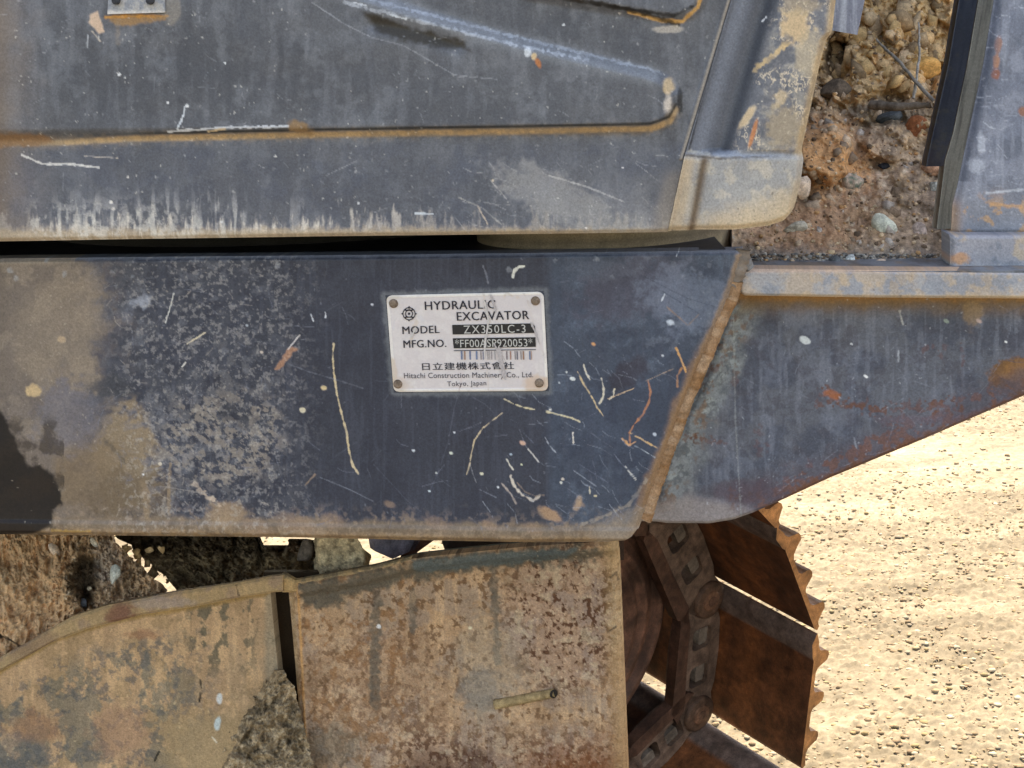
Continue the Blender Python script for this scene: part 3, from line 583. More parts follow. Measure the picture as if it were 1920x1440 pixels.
# weld seam
def tube(name, pts, rad, mt, parent, cols, segs=10, seed=0, rough=.0, flat=None):
    """A bead or rod: rings of varying radius along 3D points."""
    P = np.array(pts, float); n = len(P); T = np.gradient(P, axis=0); T /= np.linalg.norm(T, axis=1)[:, None]
    ref = np.array([0, -1.0, .2]); V = []; C = []
    for i in range(n):
        a = np.cross(T[i], ref); a /= np.linalg.norm(a); b_ = np.cross(a, T[i])
        r = rad[i] if np.ndim(rad) else rad
        for k in range(segs):
            t = 2 * math.pi * k / segs; q = r * (1 + rough * (_hash(np.array(i * 1.0), np.array(k * 1.0), seed) - .5))
            V.append(P[i] + (a * math.cos(t) + b_ * math.sin(t)) * q); C.append(cols[i] if np.ndim(cols) == 2 else cols)
    F = [(i * segs + k, i * segs + (k + 1) % segs, (i + 1) * segs + (k + 1) % segs, (i + 1) * segs + k) for i in range(n - 1) for k in range(segs)]
    base0 = [tuple(range(segs))]; V = np.array(V)
    tr = [(0, k, k + 1) for k in range(1, segs - 1)] + [((n - 1) * segs, (n - 1) * segs + k + 1, (n - 1) * segs + k) for k in range(1, segs - 1)]
    return link(name, mesh_from(name, V, F, np.array(C), tris=tr), mt, parent)
ny = 200; ys = np.linspace(530, 978, ny); xs = interp(ys, FR_R) + 5 + 7 * (fbm(ys / 30, ys * 0, 3) - .5)
wp = PF.at(xs, ys, -.011)
rad = .0078 + .0016 * (fbm(ys / 11, ys * 0, 5, 4, .7) - .5)
wc = lin('#a4876c') * (1 - ss(vnoise(ys / 12, ys * 0, 7), .4, .7)[:, None]) + lin('#97785c') * ss(vnoise(ys / 12, ys * 0, 7), .4, .7)[:, None]
kq = ss(fbm(ys / 22, ys * 0, 11), .5, .65)[:, None]; wc = wc * (1 - kq * .7) + lin('#85603f') * kq * .7
tube('weld_seam', wp, rad, MUDDY, lg, wc, 14, 3, .10)

# ---------------------------------------------------------------- flange on top of the leg: a bar with a top plate going back
def quad_sheet(name, cs, nx, ny, paint, mt, parent, Hn=None, thick=.01):
    """A plate between four 3D corners (top left, top right, bottom right, bottom left); relief Hn along its normal."""
    u, v = np.meshgrid(np.linspace(0, 1, nx), np.linspace(0, 1, ny)); c = [np.array(q, float) for q in cs]
    P = (c[0] * (1 - u[..., None]) + c[1] * u[..., None]) * (1 - v[..., None]) + (c[3] * (1 - u[..., None]) + c[2] * u[..., None]) * v[..., None]
    nrm = np.cross(c[3] - c[0], c[1] - c[0]); nrm /= np.linalg.norm(nrm)
    if Hn is not None: P = P + nrm * Hn(u, v)[..., None]
    class Q: n = nrm
    q = lambda X, Y, H: P
    V = P.reshape(-1, 3); C = paint(u, v)
    idx = np.arange(nx * ny).reshape(ny, nx)
    F = np.stack([idx[:-1, :-1], idx[1:, :-1], idx[1:, 1:], idx[:-1, 1:]], -1).reshape(-1, 4)
    bd = np.concatenate([idx[0, :], idx[1:, -1], idx[-1, -2::-1], idx[-2:0:-1, 0]]); k = len(bd)
    Vs = np.concatenate([V, V[bd], V[bd] - nrm * thick, [P[ny // 2, nx // 2] - nrm * thick]]); o1 = nx * ny; o2 = o1 + k; i = np.arange(k); j = (i + 1) % k
    Fr = np.stack([o1 + i, o1 + j, o2 + j, o2 + i], -1); Tb = np.stack([o2 + i, o2 + j, np.full(k, o2 + k)], -1)
    Cc = C.reshape(-1, 3); Cf = np.concatenate([Cc, Cc[bd], Cc[bd], Cc[:1]])
    return link(name, mesh_from(name, Vs, np.concatenate([F, Fr]), curve(Cf), tris=Tb), mt, parent)
PFL = Plane(1500, 530, 1.705, 7)
X, Y, u, v = grid(1383, 1990, [(1383, 512), (1396, 505), (1700, 508), (1990, 510)], [(1383, 546), (1396, 555), (1640, 559), (1990, 561)], 2)
H = -.004 * (1 - ss(np.minimum(v, 1 - v) * 50, 0, 7)) ** 2 - .004 * (1 - ss(X - 1383, 0, 12)) ** 2
p = Paint(X, Y, '#8b8a8b', 7).mottle('#9c8c7a', .7, 60, 60, .45, .6).mottle('#77808c', .7, 40, 61, .52, .62)  .mottle('#a38e74', .5, 24, 62, .55, .66)
p.mix(1 - ss(Y, 508, 514), '#a98a70', .6).mix(ss(Y, 550, 557), '#b09878', .6).specks(8, .9, '#6b5a4c', 17, .6, None, .25).grain(.17, 7)
fb = sheet('flange_bar', X, Y, PFL, H, p.C, PAINTED, lg, .03)
a0, a1 = PFL.at(1383, 510, -.002), PFL.at(1990, 508, -.002)
bk = np.array([.02, .55, 0])
def topc(u, v):
    x = u * 600; y = v * 500
    q = Paint(x, y, '#67707a', 8).mottle('#7b6a58', .7, 30, 63).mottle('#4f5358', .5, 20, 64).grain(.2, 8); return q.C
quad_sheet('deck_plate', [a0 + bk, a1 + bk, a1, a0], 160, 90, topc, PAINTED, EX, None, .012)
# notch behind the weld, a dark recess with a plug of dirt
nb_ = PF.at(1376, 528, -.03)
ys3 = np.linspace(470, 545, 26)
tube('weld_seam', PF.at(1394 + 4 * np.sin((ys3 - 470) / 25) - (ys3 - 470) * .32, ys3, -.012), .0085 + .002 * (vnoise(ys3 / 8, ys3 * 0, 21) - .5), PAINTED, fr, lin('#7b7066') * (.8 + .4 * vnoise(ys3 / 6, ys3 * 0, 8)[:, None]), 12, 8, .3)
# bright corner lump (welded stub) between frame, flange and dirt
t_ = np.linspace(0, 1, 14)
tube('weld_stub', PF.at(1388 + 20 * t_, 484 + 24 * t_, -.014), .009 * (1 - .45 * t_), PAINTED, fr, lin('#777574') * (.85 + .3 * RS.rand(14, 1)), 12, 9, .25)

# ---------------------------------------------------------------- boom side box at the right
PBX = Plane(1850, 300, 1.73, 5)
B2 = [(-60, 1884), (0, 1866), (120, 1846), (250, 1818), (350, 1797), (385, 1788), (438, 1785)]
B1 = [(-60, 1850), (0, 1834), (120, 1814), (250, 1787), (300, 1772), (440, 1755)]
B0 = [(-60, 1812), (0, 1798), (120, 1778), (250, 1749), (300, 1738), (440, 1722)]
X, Y, u, v = grid(B2, 1990, -60, 438, 2.4)
H = -.006 * (1 - ss(X - interp(Y, B2), 0, 18)) ** 2 - .003 * ss(Y, 430, 438)
p = Paint(X, Y, '#6a7488', 9).mottle('#7d8494', .6, 50, 70, .45, .6).mottle('#566072', .4, 40, 71, .5, .62).streaks('#8b93a2', .4, 8, 90, 72)
p.mix(ss(Y + 60 * (p.n2 - .5), 330, 400), '#7d8088', .7).mottle('#a98662', .8, 26, 73, .52, .6, mask=ss(Y, 340, 400)).mix(ss(30 - (X - 1785), 0, 30) * ss(Y, 350, 400), '#a58463', .7)
p.blob(1872, 85, 8, 16, '#9c7058', .85, 8).blob(1868, 115, 6, 14, '#ab7a58', .9).blob(1866, 138, 8, 10, '#96604a', .9).blob(1918, 210, 8, 8, '#8f6450', .9)
p.mix(np.exp(-((X - interp(Y, B2) - 8) / 14) ** 2) * (Y < 340), '#4d586e', .6).line([(1850, 362), (1920, 355)], '#a4acb4', 3, .7).line([(1860, 382), (1915, 388)], '#b58a5e', 4, .7)
p.blob(1840, 270, 8, 20, '#a4acb8', .5).blob(1830, 310, 14, 14, '#99a2b0', .5).scratches(50, (1800, 0, 1920, 430), '#a2aab6', 71, .5, 8, 40, 5, .9)
p.specks(10, .9, '#a5a9ae', 18, .5, None, .2).grain(.16, 9)
sheet('side_box', X, Y, PBX, H, p.C, PAINTED, EX, .02)
def strip(name, La, Lb, pa, pb, offa, offb, col, fn, y0=-60, y1=430):
    n1, n2 = 200, 14; yy = np.linspace(y0, y1, n1); V = []
    A = pa.at(interp(yy, La), yy, offa); B_ = pb.at(interp(yy, Lb), yy, offb)
    tt = np.linspace(0, 1, n2)[None, :, None]; P = A[:, None] * (1 - tt) + B_[:, None] * tt
    Xp = np.linspace(0, 30, n2)[None, :] + np.zeros((n1, 1)); Yp = yy[:, None] + np.zeros((1, n2))
    C = fn(Paint(Xp, Yp, col, 10)).C; idx = np.arange(n1 * n2).reshape(n1, n2)
    F = np.stack([idx[:-1, :-1], idx[1:, :-1], idx[1:, 1:], idx[:-1, 1:]], -1).reshape(-1, 4)
    bk = P - np.array([0, -.02, 0]); V = np.concatenate([P.reshape(-1, 3), (P + np.array([.0, .02, 0])).reshape(-1, 3)])
    F2 = np.concatenate([F, F[:, ::-1] + n1 * n2])
    e1 = np.stack([idx[:-1, 0], idx[1:, 0], idx[1:, 0] + n1 * n2, idx[:-1, 0] + n1 * n2], -1)
    return link(name, mesh_from(name, V, np.concatenate([F2, e1]), curve(np.concatenate([C.reshape(-1, 3)] * 2))), PAINTED, EX)
PB1 = Plane(1800, 200, 1.755, 5); PB0 = Plane(1770, 200, 1.80, 5)
strip('side_return', B1, B2, PB1, PBX, 0, -.008, '#7f7e76', lambda q: q.streaks('#85827a', .5, 3, 60, 81).streaks('#4d4d4a', .5, 4, 80, 82).grain(.15, 3))
strip('inner_edge', B0, B1, PB0, PB1, 0, -.002, '#434f62', lambda q: q.streaks('#2b3c5a', .5, 5, 60, 83).streaks('#465468', .5, 4, 90, 84).mottle('#5a5a52', .6, 16, 85, .6, .7).grain(.15, 4), -60, 312)
X, Y, u, v = grid(1783, 1990, 442, 509, 2.2)
PBB = Plane(1850, 475, 1.718, 5)
p = Paint(X, Y, '#86868c', 11).mottle('#a39078', .7, 40, 90, .46, .58).mottle('#6d7684', .7, 26, 91, .52, .6).blob(1800, 485, 16, 10, '#b08058', .8).mix(ss(Y, 492, 505), '#8d9298', .6).grain(.18, 11)
sheet('base_block', X, Y, PBB, -.004 * (1 - ss(np.minimum(v, 1 - v) * 66, 0, 6)) ** 2 - .005 * (1 - ss(X - 1783, 0, 10)) ** 2, p.C, PAINTED, EX, .05)

# ---------------------------------------------------------------- slewing ring, decks and body behind the visible faces
def box(name, x0, x1, y0, y1, z0, z1, col, parent=EX, mt=PAINTED):
    V = np.array([(x, y, z) for z in (z0, z1) for y in (y0, y1) for x in (x0, x1)], float)
    F = [(0, 2, 3, 1), (4, 5, 7, 6), (0, 1, 5, 4), (2, 6, 7, 3), (0, 4, 6, 2), (1, 3, 7, 5)]
    return link(name, mesh_from(name, V, F, np.tile(lin(col), (8, 1)), smooth=False), mt, parent)
zt = PF.at(700, 479)[2]; zb = PF.at(700, 1012)[2]; zU = PU.at(700, 444)[2]
# centre frame body (box beam behind its face)
fa, fb2 = PF.at(-60, 500, -.02), PF.at(1360, 500, -.02)
def prism(name, poly_xy, z0, z1, col, parent=EX, mt=PAINTED):
    n = len(poly_xy); V = [(x, y, z0) for x, y in poly_xy] + [(x, y, z1) for x, y in poly_xy]
    me = bpy.data.meshes.new(name); me.from_pydata([tuple(map(float, q)) for q in V], [], [tuple(range(n))[::-1], tuple(range(n, 2 * n))] + [(i, (i + 1) % n, n + (i + 1) % n, n + i) for i in range(n)])
    a = me.color_attributes.new('paint', 'FLOAT_COLOR', 'POINT'); a.data.foreach_set('color', np.tile(np.append(lin(col), 1), (2 * n, 1)).astype(np.float32).ravel())
    return link(name, me, mt, parent)
fx0 = PF.p + PF.t * -1.5 - PF.n * .012
prism('frame_top_plate', [(fx0[0], fx0[1] ), (fb2[0], fb2[1] - .004), (fb2[0] + .02, fb2[1] + .75), (fx0[0], fx0[1] + .9)], zt - .03, zt - .008, '#2c303a')
prism('frame_bottom_plate', [(fx0[0], fx0[1] ), (PF.at(1150, 1000)[0], PF.at(1150, 1000)[1] + .02), (.15, 2.12), (fx0[0], 2.2)], zb + .012, zb + .028, '#4d4438')
ringc = PF.at(1154, 478) + np.array([0, .20, 0])
def cyl(name, c, r, z0, z1, cols, mt, parent, segs=96, rows=6):
    t = np.linspace(0, 2 * math.pi, segs, endpoint=False); V = []; C = []
    for k, z in enumerate(np.linspace(z0, z1, rows)):
        V.append(np.stack([c[0] + r * np.cos(t), c[1] + r * np.sin(t), np.full(segs, z)], -1)); C.append(np.tile(lin(cols[k % len(cols)]), (segs, 1)) * (.8 + .4 * vnoise(t * 20, t * 0 + k, 4)[:, None]))
    V = np.concatenate(V); C = np.concatenate(C)
    F = [(k * segs + i, k * segs + (i + 1) % segs, (k + 1) * segs + (i + 1) % segs, (k + 1) * segs + i) for k in range(rows - 1) for i in range(segs)]
    return link(name, mesh_from(name, V, F, C), mt, parent)
cyl('slewing_ring', ringc, .15, zt - .03, zt + .045, ['#85765f', '#a08e74', '#7a6c5a', '#a8977a'], RUSTY, EX)
cyl('slewing_ring', ringc + np.array([-.35, .50, 0]), .45, zt - .03, zU + .08, ['#2c2a28', '#37332e', '#262422'], RUSTY, EX)
# upper structure: body over the frame, its floor, and an added shade slab above the dirt
zc = 1.66
up0 = PU.p + PU.t * -1.5 - PU.n * .02; up1 = PU.at(1480, 300, -.03)
prism('upper_floor', [(up0[0], up0[1]), (up1[0] - .12, up1[1]), (up1[0] - .12, up1[1] + .10), (up0[0], up0[1] + .10)], zU + .012, zU + .03, '#23252b')
prism('upper_floor', [(up0[0], up0[1] + .06), (up1[0] - .10, up1[1] + .06), (up1[0] - .14, 3.25), (up0[0], 3.4)], zU + .05, zU + .07, '#23252b')
prism('body_shade_shell', [(up0[0], up0[1]), (up1[0] - .02, up1[1] + .01), (up1[0] - .1, 2.45), (.3, 3.4), (up0[0], 3.5)], zU + .10, 2.5, '#3c4048')
prism('body_shade_shell', [(-1.4, 2.14), (1.9, 2.12), (1.9, 3.4), (-1.4, 3.5)], 2.0, 2.9, '#3c4048')  # unseen overhead slab, added to shade the dirt and the deck

# ================================================================== data plate
PP = Plane(870, 640, 1.7475, 8)
PP.p = PF.p + PF.n * .0015; PP.n = PF.n
X, Y = None, None
def plate_uv(x, y):
    """plate-local 0..1 to photo pixels on the tilted plate"""
    tl, tr, brr, bl = np.array([724., 554]), np.array([1019., 547]), np.array([1028., 733]), np.array([738., 735])
    x = np.asarray(x, float)[..., None]; y = np.asarray(y, float)[..., None]
    return (tl * (1 - x) + tr * x) * (1 - y) + (bl * (1 - x) + brr * x) * y
U, Vv = np.meshgrid(np.linspace(0, 1, 200), np.linspace(0, 1, 124))
# rounded corners: squeeze rows
W_, H_, RC = 296., 183., 11.
xx = U * W_; yy = Vv * H_
ins = np.where(np.minimum(yy, H_ - yy) < RC, RC - np.sqrt(np.clip(RC ** 2 - (RC - np.minimum(yy, H_ - yy)) ** 2, 0, None)), 0)
xx = ins + U * (W_ - 2 * ins)
px = plate_uv(xx / W_, yy / H_); PX, PY = px[..., 0], px[..., 1]
p = Paint(PX, PY, '#cfc6c3', 12)
bd_ = np.minimum(np.minimum(xx, W_ - xx), np.minimum(yy, H_ - yy))
p.mix(1 - ss(bd_, 4.5, 6), '#e6e0d6', .9).mix((1 - ss(np.abs(bd_ - 6.5), .3, 1.0)), '#8f8a90', .6)
p.mottle('#cbc3c2', .4, 30, 95, .5, .65).mottle('#d9d2cd', .5, 18, 96, .5, .65)
p.blob(1012, 722, 26, 18, '#a98255', .55).blob(735, 700, 8, 26, '#b39a7c', .5).blob(745, 722, 22, 12, '#b59c80', .4).blob(735, 556, 14, 12, '#a79c8c', .4)
for pts, c, wd, a in [([(906, 549), (912, 575), (918, 600), (916, 640), (913, 690), (916, 730)], '#a59a90', 1.6, .6), ([(918, 550), (926, 570), (933, 600), (928, 620)], '#a59c98', 3, .5), ([(983, 552), (994, 575), (998, 600), (1004, 625), (1018, 660), (1022, 680)], '#8e857f', 1.7, .75), ([(780, 605), (774, 625), (770, 640)], '#b09c88', 4, .55),
                      ([(868, 700), (862, 725), (860, 738)], '#7d6a66', 1.6, .7), ([(936, 655), (942, 685), (952, 715)], '#8f8682', 7, .6), ([(925, 640), (950, 680)], '#8b8480', 1.4, .7), ([(1004, 625), (1012, 700), (1014, 725)], '#8f8a88', 1.1, .6), ([(786, 592), (794, 600)], '#b0b0b4', 4, .4), ([(950, 548), (962, 556), (975, 558)], '#9c8c7c', 2.4, .6), ([(945, 560), (948, 552)], '#9c8c7c', 1.6, .6), ([(740, 600), (738, 620)], '#a8a4a8', 2, .6)]:
    p.line(pts, c, wd, a, .9)
p.specks(8, .9, '#a09890', 19, .35, None, .2).grain(.045, 12, 5)
Hp = -.0006 * (1 - ss(bd_, 0, 3)) ** 2 + .0004 * (1 - ss(bd_, 4, 6)) + .0003 * (fbm(PX / 60, PY / 50, 97, 2) - .5)
PLM = mat('plate_aluminium', rough=.45, metal=.0, spec=.5, bump=.05, var=.05)
plate = sheet('data_plate', PX, PY, PP, Hp, p.C, PLM, EX, .0015)
plate['label'] = 'white metal data plate printed with black and white lettering'
INK = mat('black_print', rough=.5, col='#211f2b', attr=False, bump=.05, var=.3, fine=1200)
INK2 = mat('grey_print', rough=.5, col='#3a3740', attr=False, bump=.05, var=.4, fine=1200)
BARM = mat('black_label', rough=.4, col='#1b1c1f', attr=False, bump=.05, var=.3, fine=700)
WHT = mat('white_print', rough=.5, col='#b9b7b0', attr=False, bump=.05, var=.15, fine=900)
def text(s, x0, y0, x1, y1, x2y, mt, bold=0.0, off=.0009, space=1.0, name='lettering', shear=0.0):
    """Lettering flat on the plate: cap-height box from (x0,y0) top left, baseline (x0,y1) to (x1, x2y)."""
    cu = bpy.data.curves.new('t', 'FONT'); cu.body = s; cu.size = 1; cu.space_character = space; cu.resolution_u = 3
    to = bpy.data.objects.new('t', cu); SC.collection.objects.link(to)
    dg = bpy.context.evaluated_depsgraph_get(); me = bpy.data.meshes.new_from_object(to.evaluated_get(dg))
    bpy.data.objects.remove(to); bpy.data.curves.remove(cu)
    k = len(me.vertices); co = np.zeros(k * 3, np.float32); me.vertices.foreach_get('co', co); co = co.reshape(-1, 3)
    xa, xb = co[:, 0].min(), co[:, 0].max(); ya = 0.0 if not any(ord(ch) > 255 for ch in s) else co[:, 1].min()
    yb = co[:, 1].max()
    uu = (co[:, 0] - xa) / (xb - xa); vv_ = (co[:, 1] - ya) / (yb - ya)
    lean = (y1 - y0) * .06
    X = x0 + (x1 - x0) * uu - lean * (vv_ - .0); Y = y1 + (x2y - y1) * uu - (y1 - y0) * vv_
    tri = []; me.calc_loop_triangles(); tri = [tuple(t.vertices) for t in me.loop_triangles]; bpy.data.meshes.remove(me)
    P = PP.at(X, Y, off)
    if bold:            # a second strike half a stroke aside thickens the print
        P = np.concatenate([P, PP.at(X + bold, Y, off + .00003)]); tri += [tuple(i + k for i in t) for t in tri]
    return link(name, mesh_from(name, P, None, tris=tri, smooth=False), mt, plate)
text('HYDRAULIC', 797, 565, 929, 581, 578, INK, .75, space=1.08)
text('EXCAVATOR', 857, 585, 992, 601, 598, INK, .75, space=1.08)
text('MODEL', 755, 612, 824, 626, 624, INK, .6, space=1.06)
text('MFG.NO.', 757, 638, 837, 652, 650, INK, .6, space=1.06)
text('日立建機株式會社', 792, 680, 964, 694, 692, INK, .5, space=1.1)
text('Hitachi Construction Machinery Co., Ltd.', 758, 699, 1000, 709, 707, INK2, .0, space=1.05)
text('Tokyo, Japan', 839, 715, 912, 724, 722, INK2, .0, space=1.1)
def flatq(name, cs, mt, off):
    P = PP.at(np.array([c[0] for c in cs], float), np.array([c[1] for c in cs], float), off)
    me = bpy.data.meshes.new(name); n = len(cs); me.from_pydata([tuple(map(float, q)) for q in P], [], [tuple(range(n))]); return link(name, me, mt, plate)
flatq('label_strip', [(848, 609), (997, 606), (1003, 611), (1004, 624), (849, 627)], BARM, .0008)
flatq('label_strip', [(849, 634), (1004, 632), (1005, 650), (851, 653)], BARM, .0008)
text('ZX350LC-3', 870, 610, 986, 625, 623, WHT, 0, .0012, 1.2)
text('*FF00ASP920053*', 854, 636, 999, 651, 649, WHT, 0, .0012, 1.05)
flatq('label_strip', [(851, 656.5), (1005, 654.5), (1005, 656), (851, 658)], INK2, .0010)
bc = [(864, 4, '#6d7890'), (870, 3.5, '#9c7a68'), (880, 3.5, '#64728e'), (892, 4, '#6c7a94'), (901, 2, '#7d7070'), (905, 2.5, '#7a7c8c'), (914, 2, '#8d8888'), (917.5, 1.4, '#908a8a'), (921, 2, '#8a8080'), (927, 2.5, '#989494'), (949, 3, '#7a6e70'), (956, 3, '#a07868'), (965, 2, '#7a7474'), (968.5, 3, '#6b6a72'), (976, 2, '#7b6c68'), (980, 3.4, '#94705c'), (992, 3.4, '#6a7890'), (995.5, 1.6, '#a8806c')]
for i, (x, wd, c) in enumerate(bc):
    flatq('barcode_bar', [(x, 658), (x + wd * .8, 658), (x + wd * .8 + .6, 674), (x + .6, 674)], mat('barcode_' + c[1:], rough=.5, col=c, attr=False, bump=.02), .0009)
# round emblem: ring with four points, inner ring, dot, linking bars
def ring2(cx, cy, r, wd, k=40, tips=False):
    V = []; F = []
    for i in range(k):
        t = 2 * math.pi * i / k; rr = r
        if tips: rr = r + (2.6 if i % (k // 4) == 0 else 0)
        V += [(cx + (r - wd) * math.sin(t), cy - (r - wd) * math.cos(t)), (cx + rr * math.sin(t), cy - rr * math.cos(t))]
    F = [(2 * i, 2 * i + 1, (2 * i + 3) % (2 * k), (2 * i + 2) % (2 * k)) for i in range(k)]
    return V, F
EVs, EFs = [], []
def addp(V, F): 
    o = len(EVs); EVs.extend(V); EFs.extend([tuple(i + o for i in f) for f in F])
ecx, ecy = 767.2, 588
addp(*ring2(ecx, ecy, 12.2, 1.7, 40, True)); addp(*ring2(ecx, ecy, 7.4, 1.7, 32))
addp([(ecx + 2.3 * math.sin(i * math.pi / 6), ecy - 2.3 * math.cos(i * math.pi / 6)) for i in range(12)], [tuple(range(12))])
for a in (40, 140, 220, 320):
    r1 = math.radians(a); c, s_ = math.sin(r1), -math.cos(r1); q = (-s_ * 1.0, c * 1.0)
    addp([(ecx + c * 6.5 + q[0], ecy + s_ * 6.5 + q[1]), (ecx + c * 11.5 + q[0], ecy + s_ * 11.5 + q[1]), (ecx + c * 11.5 - q[0], ecy + s_ * 11.5 - q[1]), (ecx + c * 6.5 - q[0], ecy + s_ * 6.5 - q[1])], [(0, 1, 2, 3)])
addp([(ecx - 8.5, ecy - 7.6), (ecx + 8.5, ecy - 7.8), (ecx + 8, ecy - 6), (ecx - 8, ecy - 5.8)], [(0, 1, 2, 3)]); addp([(ecx - 8, ecy + 5.6), (ecx + 9, ecy + 5.4), (ecx + 8, ecy + 7.2), (ecx - 7.5, ecy + 7.4)], [(0, 1, 2, 3)])
addp([(ecx - .8, ecy - 12), (ecx + .8, ecy - 12), (ecx + .8, ecy - 7), (ecx - .8, ecy - 7)], [(0, 1, 2, 3)])
Pe = PP.at(np.array([q[0] for q in EVs]), np.array([q[1] for q in EVs]), .0010)
me = bpy.data.meshes.new('emblem'); me.from_pydata([tuple(map(float, q)) for q in Pe], [], EFs); link('emblem', me, INK, plate)
for (x, y) in [(738, 569), (1004, 564), (746, 720), (1011, 718)]:
    disc('rivet', PP.at(x, y, .0002), PP.n, .0050, .0030, MUDDY, plate, 24, 1, '#7a6a5c')
# worn-through scrapes across the print
SCR = mat('plate_scrape', rough=.6, col='#b0a8a6', attr=False, bump=.1, var=.2); SCR2 = mat('plate_scrape_pale', rough=.6, col='#c4beb8', attr=False, bump=.1, var=.15)
def ribbon(name, pts, wd, mt, off, seed=0):
    P0 = np.array(pts, float); s = np.linspace(0, 1, 26); tt = np.linspace(0, 1, len(P0)); x = np.interp(s, tt, P0[:, 0]); y = np.interp(s, tt, P0[:, 1])
    dx, dy = np.gradient(x), np.gradient(y); L_ = np.hypot(dx, dy); wv = wd * (.5 + vnoise(s * 14, s * 0, seed)) * np.clip(np.minimum(s, 1 - s) * 8, .15, 1)
    A = PP.at(x - dy / L_ * wv, y + dx / L_ * wv, off); B_ = PP.at(x + dy / L_ * wv, y - dx / L_ * wv, off)
    V = np.empty((52, 3)); V[0::2] = A; V[1::2] = B_
    me = mesh_from(name, V, [(2 * i, 2 * i + 1, 2 * i + 3, 2 * i + 2) for i in range(25)]); return link(name, me, mt, plate)
ribbon('scrape', [(907, 558), (911, 575), (916, 600), (911, 640), (910, 655)], 1.5, SCR2, .0015, 1)
ribbon('scrape', [(911, 630), (909, 645), (909, 672)], 1.3, SCR2, .00151, 2)
ribbon('scrape', [(920, 552), (925, 566), (930, 585)], 1.6, SCR, .00152, 3)
ribbon('scrape', [(935, 648), (940, 680), (948, 712)], 4.0, SCR, .00153, 4)
ribbon('scrape', [(926, 642), (932, 655), (944, 690)], 1.2, SCR, .00154, 5)
ribbon('scrape', [(780, 612), (776, 622), (771, 634)], 1.7, SCR2, .00155, 6)
ribbon('scrape', [(995, 603), (1003, 620), (1012, 645)], 1.6, SCR, .00156, 7)

# ================================================================== lower left: track frame, guards
PG = Plane(860, 1200, 2.10, 10)        # travel motor guard
PL = Plane(300, 1250, 2.175, 10)
def dof(pl, X, Y): return (pl.at(X, Y) - CAMP) @ fwd
GT = [(540, 1098), (560, 1092), (700, 1066), (775, 1046), (860, 1036), (1000, 1022), (1165, 1012)]
X, Y, u, v = grid([(1000, 528), (1440, 570), (1520, 578)], [(1000, 1156), (1100, 1161), (1440, 1175), (1520, 1178)], [(x, y + 0) for x, y in GT], 1500, 1.9)
top = interp(X, GT)
lip = Y - top
bead = interp(Y, [(1090, 557), (1440, 574)])
H = .008 * (1 - ss(lip, 14, 32)) * (X > 560) + .002 * (fbm(X / 160, Y / 160, 101, 2) - .5) + .003 * np.exp(-((X - bead - 3) / 4) ** 2) - .006 * ss(bead - 4 - X, 0, 14)
pits = fbm(X / 9, Y / 9, 102, 4, .6); H -= .0012 * ss(pits, .52, .6)
H -= .008 * (1 - ss(interp(Y, [(1000, 1156), (1100, 1161), (1440, 1175), (1520, 1178)]) - X, 0, 12)) ** 2 + .004 * ss(lip, 6, 0)
p = Paint(X, Y, '#a5876a', 13)
p.mottle('#987758', .6, 60, 103, .4, .6).mottle('#8a7c70', .5, 70, 104, .5, .62).streaks('#ba9874', .4, 9, 70, 105)
rustz = np.clip((1 - ss(np.hypot((X - 1060) / 130, (Y - 1150) / 170), .6, 1.15)) + ss(Y, 1330, 1430) * .9 * ss(X, 700, 800) + .4 * (1 - ss(np.hypot((X - 700) / 170, (Y - 1300) / 170), .4, 1.2)), 0, 1)
rn = fbm(X / 8, Y / 9, 106, 4, .6) + .14 * (fbm(X / 60, Y / 60, 107, 2) - .5)
p.mix(rustz, '#86706a', .35)
p.mix(ss(rn - .12 * (rustz - .5), .505, .555) * rustz * .95, '#63402c')
p.mix(ss(fbm(X / 10, Y / 12, 108, 4, .6), .60, .65) * (1 - .5 * rustz), '#74543a', .8)
p.mix(ss(fbm(X / 16, Y / 18, 109, 4, .6), .58, .66) * (X < 760), '#8c6442', .7)
p.mix(ss(fbm(X / 18, Y / 16, 110, 4, .6), .57, .66) * rustz, '#a8957c', .6)
p.mix(ss(Y + 60 * (p.n2 - .5), 1360, 1450) * ss(X, 930, 1060), '#84502f', .75).mix(ss(X, 1120, 1175) * ss(Y, 1180, 1260), '#87573a', .65)
p.mix(ss(Y + 70 * (p.n2 - .5), 1390, 1440) * (1 - ss(X, 880, 960)) * ss(X, 740, 800), '#5c3d2e', .75)
p.poly([(560, 1092), (780, 1050), (1160, 1020), (1160, 1040), (1040, 1056), (900, 1072), (770, 1092), (690, 1110), (640, 1128), (560, 1146)], '#5f594e', .9, 12, 9)
p.poly([(775, 1048), (900, 1034), (1080, 1026), (1060, 1046), (780, 1076)], '#596464', .85, 4, 4)
for (x1, y1, x2, y2, wd) in [(705, 1110, 703, 1320, 11), (925, 1070, 932, 1240, 9), (773, 1110, 775, 1180, 8)]: p.line([(x1, y1), (x2, y2)], '#655d52', wd, .8, .5)
p.blob(900, 1290, 40, 36, '#6e6a66', .6).blob(620, 1400, 60, 40, '#6d685c', .5).blob(920, 1250, 60, 90, '#8b806f', .4).mix(1 - ss(np.abs(X - bead - 2), 1, 4), '#b98b5a', .85)
p.mix((1 - ss(X, bead - 28, bead - 8)) * ss(p.n1, .3, .6), '#566068', .75).mix(1 - ss(np.abs(X - bead + 12), 2, 12), '#9a8160', .6)
p.mix(1 - ss(interp(Y, [(1000, 1156), (1440, 1175)]) - X + 10 * (p.n1 - .5), 4, 45), '#a38660', .6)
p.line([(1145, 1082), (1155, 1075), (1158, 1090)], '#4d4034', 2, .7).line([(1140, 1185), (1155, 1175)], '#4d4034', 1.8, .7).blob(710, 1175, 4, 4, '#ffffff', .95, 0, .2).blob(882, 1178, 4, 3, '#ecdcb8', .9)
